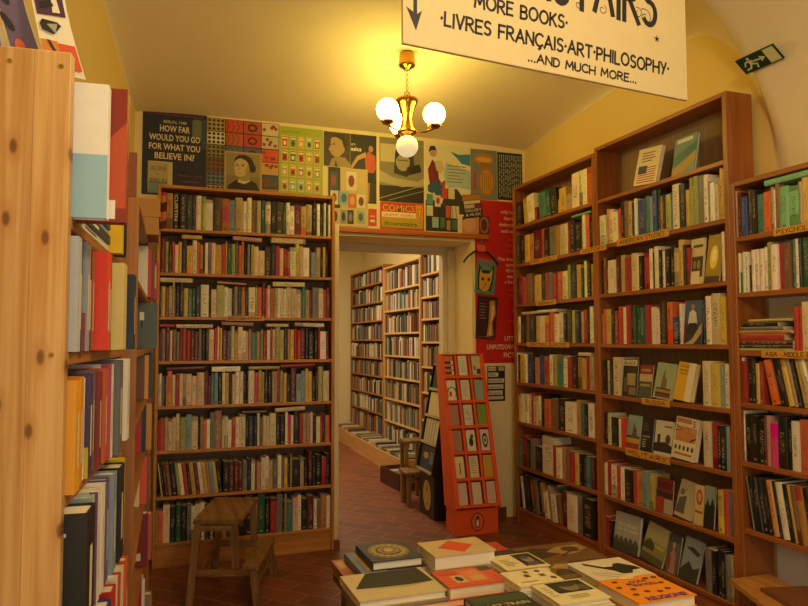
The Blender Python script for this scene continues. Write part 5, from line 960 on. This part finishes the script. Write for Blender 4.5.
# ------------------------------------------------------------------ DISPLAY STANDS (leaning pocket dispensers with a penguin badge)
def stand(name, label, col, edge, loc, rz, w, cols, rows, zb_, ztop, y_top, depth, badge, pockets, bwf=.62, bs=1.0):
    t = thing(name, label, 'display stand', loc, rz)
    m_ = mat(col, .45); me_ = mat(edge, .45)
    q = MB(); q.box(.012, w-.012, 0, depth, 0, zb_-.02, m_, .003)
    cx, cz = (w/2)/1., (zb_-.02)*.5
    q.print_on((.012, 0, 0), (1, 0, 0), (0, 0, 1), w-.024, zb_-.02, [('e', .5, .5, .030/(w-.024)*1.3*bs, .050*bs/(zb_-.02), '1c1410'), ('e', .5, .5, .026/(w-.024)*1.3*bs, .045*bs/(zb_-.02), badge), ('p', [(.5-.04, .3), (.5-.055, .5), (.5-.035, .64), (.5-.02, .72), (.5+.01, .74), (.5+.03, .68), (.5+.045, .52), (.5+.045, .32), (.5, .27)], '1c1410'), ('p', [(.5-.025, .33), (.5-.03, .5), (.5-.012, .6), (.5+.012, .6), (.5+.028, .5), (.5+.025, .33)], 'e8e0d0')])
    q.build('base', t)
    # side cheeks: leaning trapezoid
    y0, y1 = -.03, y_top
    for x0 in (0, w-.008):
        q = MB(); q.prism([(y0, zb_), (y0+.03, zb_-.02), (depth, zb_-.02), (y1+.1, ztop), (y1, ztop)], x0, x0+.008, m_, 0); q.build('side_panel', t)
    q = MB(); q.prism([(depth-.004, zb_-.02), (depth, zb_-.02), (y1+.1, ztop), (y1+.096, ztop)], .0085, w-.0085, m_, 0); q.build('back_panel', t)
    ph = (ztop-zb_)/rows; fy = lambda z: y0+(y1-y0)*(z-zb_)/(ztop-zb_)
    q = MB()
    for r in range(rows):
        z = zb_+ph*r; q.prism([(fy(z), z), (fy(z)+.095, z), (fy(z)+.095, z+.005), (fy(z)+.005, z+.005), (fy(z)+.005, z+.022), (fy(z), z+.022)], .0085, w-.0085, me_, 0)
    z = ztop; q.prism([(fy(z), z-.006), (fy(z)+.1, z-.006), (fy(z)+.1, z), (fy(z), z)], .0085, w-.0085, me_, 0)
    q.build('tray', t)
    cwid = (w-.017)/cols
    for c in range(cols+1):
        if cols == 1: break
        x = .0085+cwid*c; wd = .018 if 0 < c < cols else .02
        x0 = x-wd/2 if 0 < c < cols else (x if c == 0 else x-wd)
        q = MB(); q.prism([(fy(zb_)+.006, zb_+.023), (fy(zb_)+.012, zb_+.023), (fy(ztop)+.012, ztop-.007), (fy(ztop)+.006, ztop-.007)], x0, x0+wd, m_, 0); q.build('divider', t)
    base = Matrix.Translation(loc) @ Matrix.Rotation(rz, 4, 'Z')
    sl = math.atan2(y1-y0, ztop-zb_)
    for r in range(rows):
        for c in range(cols):
            pk = pockets[r][c]
            if pk is None: continue
            colr, nm, ds = pk; z = zb_+ph*r+.0075; bw = cwid*bwf; bh = ph-.024; bt = .014
            M = base @ Matrix.Translation((.0085+cwid*c+(cwid-bw)/2, fy(z)+.014+bt, z+.003)) @ Matrix(((1, 0, 0, 0), (0, 0, -1, 0), (0, 1, 0, 0), (0, 0, 0, 1))) @ Matrix.Rotation(-sl*.95, 4, 'X')
            big_book('pocket_book', bw, bh, bt, colr, nm, M, ds, spine='l', group='pocket books in the '+name.replace('_', ' '))
    return t
RW = ['bottom row', 'second row up', 'third row up', 'fourth row up', 'fifth row up', 'top row']; CW = ['left', 'middle', 'right']
tx = lambda c='8a6a5c': lines(.15, .85, .2, .9, 7, c, .25)
orange_cols = [
 [('d8b8a8', []), ('dcc4b4', []), ('d0b0a0', [])],
 [('e0d0a0', [('r', .45, .2, .58, .7, '7a4a30')]), ('dccaa8', tx()), ('d0a848', [('r', .2+.2*i, .1, .25+.2*i, .95, 'a87c2c') for i in range(4)])][:3],
 [('b89078', [('r', .1+.16*i, .02, .16+.16*i, .98, '8c4a40') for i in range(5)]), ('ddd2c0', [('e', .5, .45, .25, .2, '2a2624'), ('e', .6, .7, .18, .1, '4a4440')]), ('d4c8b4', [('e', .5, .5, .32, .34, '2c2826'), ('e', .5, .5, .2, .2, 'd4c8b4'), ('e', .5, .5, .1, .1, '2c2826')])],
 [('c89484', [('r', .08+.15*i, .02, .14+.15*i, .98, '9c4438') for i in range(6)]), ('d8cabc', [('l', [(.2, .6), (.4, .75), (.5, .5), (.8, .6)], .004, '6a4a70'), ('l', [(.2, .35), (.5, .3), (.8, .4)], .004, '6a4a70')]), ('86a040', [('r', .1+.2*i, 0, .15+.2*i, 1, '5c7a28') for i in range(4)])],
 [('ded4bc', [('p', [(0, .2), (0, .6), (.5, .7), (1, .6), (1, .2)], '5a8c34'), ('e', .5, .35, .42, .28, 'e4dccc'), ('e', .35, .35, .16, .14, 'c03c2c')]), ('dcd0b4', tx('b09c84')), ('9cb0a4', [('r', .1+.18*i, 0, .15+.18*i, 1, '6c8480') for i in range(5)])],
 [('c8784c', [('r', 0, .12+.25*i, 1, .22+.25*i, '2c221c') for i in range(3)]+[('r', .75, .1+.25*i, 1, .24+.25*i, 'e0d4bc') for i in range(3)]), ('e2dac4', tx('a89880')), ('c8b890', [('r', .5, .1, .95, .35, '3a322c'), ('r', .15, .3, .4, .5, '7a6c50')])],
]
NMO = [['pinkish', 'pale rose', 'dusty pink'], ['cream', 'ivory', 'mustard'], ['striped brown', 'white black-spotted', 'white ring-patterned'], ['striped rose', 'white scribbled', 'leaf green'], ['white green and red', 'pale lined', 'pale teal striped'], ['orange and black banded', 'white lettered', 'beige dark-cornered']]
pk = [[(orange_cols[r][c][0], NMO[r][c]+' pocket book, '+RW[r]+' of the orange display stand, '+CW[c], orange_cols[r][c][1]) for c in range(3)] for r in range(6)]
stand('display_stand', 'orange red leaning display stand with pocket books and a penguin badge', 'ea5a22', 'ee6428', (2.048, 4.655, 0), math.radians(-1), .36, 3, 6, .205, 1.315, .265, .20, 'ee6428', pk, .62, 1.35)
bpk = [[('1a1c24', 'dark blue photo cover pocket book, lowest tray of the black display stand', [('e', .4, .6, .2, .14, 'b08c74'), ('p', [(.1, .0), (.2, .45), (.6, .45), (.8, 0)], '2c3c68'), ('r', .7, .3, .95, .8, '5a7090')])], [('cfc4a8', 'pale lined pocket book, second tray up of the black display stand', [('r', .1+.2*i, 0, .18+.2*i, 1, 'a89c88') for i in range(4)])], [('d8c898', 'cream pocket book, third tray up of the black display stand', [])], [('201e1c', 'black pocket book, top tray of the black display stand', [])]]
pf, pn = on_z(419.5, 511, 0), on_z(435, 522, 0); dd = pn-pf
stand('display_stand', 'black leaning display stand with a penguin badge behind the orange one', '171514', 'c8bc98', (pf.x, pf.y, 0), math.atan2(dd.y, dd.x), dd.length, 1, 4, .36, 1.22, .13, .17, 'c8a468', bpk, .86, 2.7)

# ------------------------------------------------------------------ FAR ROOM
FX = 2.75
fz = [[2.42, 2.20, 1.945, 1.695, 1.44, 1.195, .955, .715, .47, .2], [2.36, 2.06, 1.80, 1.52, 1.24, .97, .70, .42, .15], [2.42, 2.15, 1.9, 1.66, 1.41, 1.14, .86, .56, .24]]
fy_ = [(10.12, 8.52), (8.50, 7.18), (7.16, 5.95)]
fl = ['farthest wooden bookcase on the right side of the room beyond the doorway', 'middle pale-shelved bookcase in the room beyond the doorway', 'nearest bookcase in the room beyond the doorway']
sm_ = MB(); pal = [mat(h_, .5) for h_ in 'e0d8c4 d8d0c0 ccc4b0 c8bca4 b8a888 a89878 d0c4a8 98886c 2a2622 332c26 3c342c 282c34 5c5850 6c6458 7a3028 8c3c28 5a2420 a07040 b0602c 4a6460 3c5048 344c3c 7c7a54 3a4868 6c7c84 a08070 6a5040 c0b090 4c4844 8a8478'.split()]
random.seed(3)
for j in range(3):
    (ya, yb_), zs = fy_[j], fz[j]; Lf = ya-yb_
    make_case('bookcase', fl[j], Lf, .26, zs, .025, (palewood(0) if j else pineshelf(0), palewood(2) if j == 1 else pineshelf(2)), (FX, ya, 0), -PI/2, thick=.022)
    for k in range(len(zs)-1):
        y = ya-.03; H = zs[k]-.022-zs[k+1]
        while y > yb_+.075:
            wd = random.choice((.018, .022, .026, .03, .036, .045)); h = H*random.uniform(.68, .9)
            if random.random() < .02: y -= .08; continue
            sm_.box(FX+.01+random.uniform(0, .02), FX+.17, y-wd+.0008, y, zs[k+1]+.001, zs[k+1]+h, random.choice(pal)); y -= wd
random.seed(29)
for i, (ya, yb_, x0) in enumerate(((9.95, 8.9, 2.44), (8.88, 7.75, 2.41), (7.73, 6.75, 2.38))):
    t = thing('book_crate', ('farthest', 'middle', 'nearest')[i]+' long wooden floor crate full of books beyond the doorway', 'crate', (x0, yb_, 0), 0, 'book crates beyond the doorway')
    l_, w_, h_ = ya-yb_, .30, .19; wy = palewood(1)
    q = MB(); q.box(0, .018, 0, l_, 0, h_, wy); q.build('front_board', t)
    q = MB(); q.box(w_-.018, w_, 0, l_, 0, h_, wy); q.build('back_board', t)
    for y in (0, l_-.018): q = MB(); q.box(.0185, w_-.0185, y, y+.018, 0, h_, wy); q.build('end_board', t)
    q = MB(); q.box(.0185, w_-.0185, .0185, l_-.0185, .002, .015, wy); q.build('floor_board', t)
    y = yb_+.025
    while y < ya-.07:
        wd = random.uniform(.02, .05); hh = random.uniform(.17, .235); sm_.box(x0+.025, x0+w_-.03, y, y+wd-.001, .017, hh, random.choice(pal)); y += wd
o = sm_.build('far_room_books'); tag(o, 'rows of small books on the shelves and in the crates beyond the doorway', 'books', kind='stuff')
# low dark box of magazines and a small stool beyond the doorway
t = thing('magazine_box', 'dark maroon low box with papers on the floor beyond the doorway', 'box', (2.165, 6.22, 0), math.radians(3))
mm = mat('4a2420', .6); q = MB(); q.box(0, .012, 0, .5, 0, .16, mm); q.box(.26, .272, 0, .5, 0, .16, mm); q.box(.012, .26, 0, .012, 0, .16, mm); q.box(.012, .26, .488, .5, 0, .16, mm); q.box(.012, .26, .012, .488, 0, .012, mm); q.build('box_body', t)
q = MB(); q.box(.015, .257, .015, .485, .013, .12, mat('b8a888', .7)); q.box(.02, .2, .03, .3, .121, .135, mat('6c6058', .7)); q.build('paper_pile', t)
t = thing('step_stool', 'small weathered wooden stool beside the black display stand', 'stool', (2.01, 5.60, 0), math.radians(-4))
q = MB(); q.box(0, .26, 0, .24, .27, .295, oldwood(1), .003); q.build('seat', t)
for x in (.02, .21):
    for y in (.02, .19): q = MB(); q.box(x, x+.035, y, y+.035, 0, .2695, oldwood(2), .002); q.build('leg', t)
q = MB(); q.box(.0555, .2095, .025, .045, .2, .245, oldwood(0)); q.build('rail', t)
q = MB(); q.box(.06, .26, .25, .45, .50, .525, oldwood(1), .003); q.build('step', t)
for x in (.07, .215):
    for y in (.26, .41): q = MB(); q.box(x, x+.03, y, y+.03, 0, .4995, oldwood(2)); q.build('leg', t)

# ------------------------------------------------------------------ TABLE covered with books
tb = thing('display_table', 'low wooden table buried under books in the foreground', 'table', (.527, 1.16, 0))
TZ = .70; q = MB(); q.box(0, .825, 0, .99, TZ-.03, TZ, oldwood(0), .004); q.build('tabletop', tb)
for x in (.02, .75):
    for y in (.03, .905): q = MB(); q.box(x, x+.055, y, y+.055, 0, TZ-.0305, oldwood(2), .003); q.build('leg', tb)
q = MB(); q.box(.0755, .7495, .04, .06, TZ-.11, TZ-.0305, oldwood(0)); q.box(.0755, .7495, .92, .94, TZ-.11, TZ-.0305, oldwood(0)); q.build('apron', tb)
def tbook(cx, cy, z, w, d, t, cover, label, design=(), spine='l', ang=0., name='table_book', pagecol=None):
    M = Matrix.Translation((cx, cy, z+.0006)) @ Matrix.Rotation(math.radians(ang), 4, 'Z') @ Matrix.Translation((-w/2, -d/2, 0))
    return big_book(name, w, d, t, cover, label, M, design, (), spine, 'books laid out on the table', pagecol=pagecol)
orn = [('e', .5, .5, .40, .40, '8c7c50'), ('e', .5, .5, .36, .36, '4a4448')]
for i in range(16): a = 2*PI*i/16; orn.append(('e', .5+.3*math.cos(a), .5+.3*math.sin(a), .06, .06, 'a89460'))
for i in range(10): a = 2*PI*i/10; orn.append(('e', .5+.17*math.cos(a), .5+.17*math.sin(a), .055, .055, '9a8858'))
orn += [('e', .5, .5, .1, .1, 'c0a860')]
# back left
tbook(.548, 2.075, TZ, .036, .20, .022, 'b87058', 'narrow pink and tan booklet at the table\'s far left corner', [('r', .1, .1, .9, .5, 'a85c44'), ('r', .2, .6, .8, .9, 'c8a070')], 'l')
tbook(.606, 2.058, TZ, .076, .205, .045, '6c7890', 'blue grey book with yellow panel half under the ornate one', [('r', .3, .08, .95, .92, 'd0a838'), ('p', [(.5, .3), (.7, .6), (.9, .4), (.8, .2)], '5a5a3c')], 'l')
tbook(.712, 2.062, TZ, .13, .195, .0445, '5c4a3c', 'brown edged book underneath the ornate one', [], 'l')
tbook(.680, 2.055, TZ+.0455, .158, .185, .026, '343848', 'dark blue book with a golden round ornament', orn, 'l')
tbook(.627, 1.852, TZ, .246, .205, .022, '9a8470', 'wide book with purple streaked edge under the big beige one', [], 'l')
tbook(.624, 1.855, TZ+.0232, .246, .20, .022, 'cdb988', 'big beige book with a black curved cover picture', [('p', [(.06, .42), (.2, .75), (.3, .98), (.94, .99), (.97, .4), (.7, .36), (.35, .38)], '2a2722'), ('p', [(.06, .42), (.35, .36), (.7, .34), (.97, .4), (.7, .3), (.35, .32)], 'a8a870')], 'b')
# centre back
tbook(.876, 1.985, TZ, .19, .16, .026, '3a3430', 'dark covered book at the bottom of the diamond pile', [], 'b')
tbook(.872, 1.975, TZ+.0262, .205, .15, .02, 'c8ccd0', 'grey white book in the middle of the diamond pile', [], 'b')
tbook(.870, 1.972, TZ+.0464, .20, .146, .042, 'ccb27c', 'thick tan book with a red diamond on its cover', [('p', [(.5, .08), (.78, .5), (.5, .92), (.2, .5)], 'd84a24'), ('l', [(.5, .92), (.72, .98)], .0015, '8a6a44'), ('l', [(.78, .5), (.95, .42)], .0015, '8a6a44')], 'b')
tbook(1.04, 2.105, TZ, .12, .105, .03, 'b84034', 'red book at the far edge of the table', [], 'b')
tbook(1.058, 2.0, TZ, .085, .085, .036, '2c2622', 'black spined book beside the red one', [('r', .05, .1, .95, .9, '3a302a')], 'b')
# orange pictures book
tbook(.842, 1.80, TZ, .19, .15, .018, 'd8d0b8', 'cream paper with curled script under the orange picture book', [('l', [(.05, .2), (.2, .35), (.5, .2), (.9, .3)], .003, '7a4a48')], 'b', 0)
tbook(.838, 1.808, TZ+.0192, .178, .136, .034, 'd4522a', 'orange red book with small picture panels', [('r', .2, .2, .4, .62, 'c8a878'), ('e', .3, .42, .06, .14, '2c2420'), ('r', .45, .18, .74, .84, 'd8804c'), ('r', .48, .25, .71, .5, 'd09860'), ('r', .74, .74, .99, .98, '4a3a2a'), ('l', [(.42, 0), (.42, 1)], .002, 'e0a070'), ('l', [(.76, 0), (.76, 1)], .002, 'e0a070'), ('r', .06, .72, .38, .92, 'c84424')], 'b')
tbook(.76, 1.655, TZ, .26, .16, .02, 'd09c80', 'salmon pink sheet-like book at the near left of the table', [('r', .05, .1, .95, .9, 'd8ac90')], 'l')
tbook(.735, 1.615, TZ+.0205, .036, .10, .016, 'c8281c', 'red cornered book under the dark green one', [], 'l')
tbook(.838, 1.605, TZ+.0215, .165, .12, .03, '2b2e24', 'dark green black book with pale letters on its cover', [('r', .05, .55, .95, .9, '3c4a2c'), ('t', 'LAST', .1, .3, .16, 'c8bc98', 'l', .35), ('t', 'TRAIN', .5, .3, .16, 'c8bc98', 'l', .4)], 'b')
# cream portraits
tbook(1.025, 1.868, TZ, .145, .135, .044, 'd8ccb4', 'cream book beneath the portrait book', [], 'b')
tbook(1.025, 1.865, TZ+.0446, .142, .13, .014, 'e2d2a0', 'cream book with a dark square portrait photograph', [('r', .52, .12, .97, .95, '2c2820'), ('e', .74, .55, .12, .24, '8a7c60'), ('e', .72, .68, .1, .1, '4a4030'), ('p', [(.56, .14), (.66, .36), (.84, .36), (.94, .14)], '5a5040')]+lines(.12, .42, .2, .7, 5, '7a6a50', .25), 'b')
tbook(.985, 1.71, TZ+.034, .142, .118, .016, 'dcd2ba', 'white book beneath the small pictures book', [], 'b', 0)
tbook(.985, 1.712, TZ+.0512, .140, .115, .014, 'e4d4a2', 'cream book with scattered small pictures on its cover', [('r', .45+.0, .75, .55, .92, '6a5a44'), ('e', .75, .82, .06, .08, '4a4034'), ('r', .36, .5, .48, .68, '54483a'), ('r', .68, .45, .8, .62, '6a5a44'), ('e', .88, .3, .06, .09, '7a3c30'), ('r', .14, .2, .5, .24, '8a7a5c')], 'b')
tbook(.985, 1.715, TZ, .138, .11, .0325, 'c8c0ae', 'pale book at the bottom of the small pictures pile', [], 'b')
# right side
tbook(1.24, 2.0, TZ, .262, .185, .022, '6a4a28', 'large brown art book with a painted reclining scene', [('p', [(0, .4), (.3, .3), (.55, .45), (.6, .7), (.3, .85), (0, .8)], '3c2818'), ('p', [(.4, .6), (.6, .8), (.95, .85), (.98, .6), (.8, .4), (.6, .35)], '9a7440'), ('e', .75, .62, .12, .14, '4a3018'), ('l', [(.5, .3), (.7, .5), (.95, .45)], .008, '2c1c10')], 'b')
tbook(1.163, 1.84, TZ, .115, .13, .024, '7a5a30', 'brown painted-cover book below the reclining scene', [('p', [(.1, .2), (.4, .6), (.7, .5), (.9, .2)], '4a3820'), ('p', [(.3, .7), (.6, .95), (.95, .8), (.7, .55)], 'a88850')], 'b')
tbook(1.278, 1.762, TZ, .19, .175, .038, 'd8ccae', 'cream book with a black leaping animal silhouette', [('p', [(.2, .82), (.22, .92), (.3, .82), (.45, .62), (.6, .6), (.68, .72), (.78, .74), (.95, .5), (.98, .36), (.8, .34), (.72, .22), (.55, .24), (.5, .42), (.34, .62)], '221c18'), ('l', [(.12, .45), (.5, .2)], .003, '8a7a60'), ('l', [(.1, .35), (.4, .12)], .003, '8a7a60')], 'b')
tbook(1.232, 1.545, TZ, .175, .165, .03, '8c9cb0', 'pale blue edged book under the orange religions book', [], 'b', 0)
tbook(1.230, 1.545, TZ+.0312, .180, .172, .03, 'e48a1c', 'bright orange book lettered RELIGIONS with little black figures', [('t', 'GODS', .55, .72, .10, '6c2c50', 'c', .3, .05), ('t', 'FROM WORLD', .58, .58, .10, '6c2c50', 'c', .42, .05), ('t', 'RELIGIONS!', .56, .04, .13, '4c2c78', 'c', .7, .06)]+[('e', x, y, .05, .04, '5a2c10') for x, y in ((.2, .85), (.35, .7), (.28, .5), (.42, .36), (.18, .3), (.6, .3), (.78, .36), (.85, .6), (.75, .84), (.9, .84), (.12, .62))]+[('e', .5, .95, .14, .05, 'f0c878')], 'b')
tbook(1.152, 1.675, TZ, .06, .06, .02, '6a8a3c', 'green book corner between cream and orange books', [], 'b')
tbook(1.025, 1.575, TZ, .150, .15, .05, 'd0c8b4', 'white book under the large portrait cover near the front', [], 'b')
tbook(1.022, 1.585, TZ+.0512, .150, .145, .014, 'e0d09c', 'cream book with a wide dark portrait near the front', [('r', .25, .42, .95, .95, '2a2620'), ('e', .6, .68, .18, .2, '7c6e54'), ('e', .6, .78, .16, .1, '3e3628'), ('e', .84, .6, .1, .14, '5a5040')]+lines(.08, .2, .3, .8, 5, '7a6a50', .25)+lines(.35, .8, .12, .32, 3, '7a6a50', .25), 'b')
tbook(1.25, 1.36, TZ, .15, .14, .03, 'e0cfa0', 'cream book with a red dot at the near right of the table', [('e', .7, .75, .14, .12, 'c83c24'), ('r', .15, .4, .6, .46, '7a6a50')], 'b')
tbook(.60, 1.42, TZ, .20, .22, .02, 'b8aa88', 'beige book at the near left corner of the table', [], 'l')
tbook(.86, 1.40, TZ, .20, .20, .025, '5c4a3c', 'brown book at the near edge of the table', [], 'l')

# low plank bench at the far right with a leather folder
bn = thing('plank_bench', 'low pale wooden plank bench under the PSYCHOLOGY bookcase', 'bench', (0, 0, 0))
q = MB(); pts = [(2.27, 1.90), (2.60, 1.90), (2.775, 2.585), (2.545, 2.595)]; q.hexa([(*p, .278) for p in pts]+[(*p, .30) for p in pts], wood('bench_plank', 'b87c34', 'cc9448', 1, .45)); q.build('plank', bn)
for x, y in ((2.36, 1.95), (2.56, 1.95), (2.57, 2.5), (2.70, 2.5)): q = MB(); q.box(x, x+.035, y, y+.035, 0, .2775, oldwood(2)); q.build('leg', bn)
big_book('leather_folder', .22, .36, .016, '7c4a2a', 'brown leather folder lying on the plank bench', Matrix.Translation((2.455, 2.07, .3006)) @ Matrix.Rotation(math.radians(-14), 4, 'Z'), [('r', .06, .04, .94, .96, '87522e')], spine='l', cat='folder')
# ------------------------------------------------------------------ LIGHT
def add_light(name, kind, loc, energy, color, size=.1, rot=None, size_y=None):
    l = bpy.data.lights.new(name, kind); l.energy = energy; l.color = color
    if kind == 'AREA':
        l.size = size
        if size_y: l.shape = 'RECTANGLE'; l.size_y = size_y
    else: l.shadow_soft_size = size
    o = bpy.data.objects.new(name, l); C.objects.link(o); o.location = loc
    if rot: o.rotation_euler = rot
    return o
WARM = (1., .74, .36)
add_light('front_lamp', 'POINT', (.95, .55, 2.55), 56., (1., .80, .46), .14)
add_light('rear_fill_light', 'AREA', (.5, -1.5, 1.25), 20., (1., .88, .68), 1.6, (math.radians(90), 0, math.radians(-6)), 1.0)  # unseen fill light added behind the viewer, no window stands there
add_light('far_room_light', 'AREA', (1.7, 7.6, 2.85), 54., (1., .80, .50), 1.0, (0, 0, 0), 3.0)
wd = bpy.data.worlds.new('World'); W.world = wd; wd.use_nodes = True
bg = wd.node_tree.nodes['Background']; bg.inputs['Color'].default_value = (1., .86, .66, 1); bg.inputs['Strength'].default_value = .07

# ------------------------------------------------------------------ CAMERA
cd = bpy.data.cameras.new('Camera'); cam = bpy.data.objects.new('Camera', cd); C.objects.link(cam)
R3 = Matrix((_r, _u, -_f)).transposed(); cam.matrix_world = Matrix.Translation(EYE) @ R3.to_4x4()
cd.sensor_fit = 'HORIZONTAL'; cd.sensor_width = 36.; cd.lens = FPX/808*36.; cd.shift_y = 0.; cd.clip_start = .05
W.camera = cam
W.view_settings.view_transform = 'Standard'; W.view_settings.look = 'None'; W.view_settings.exposure = 0.
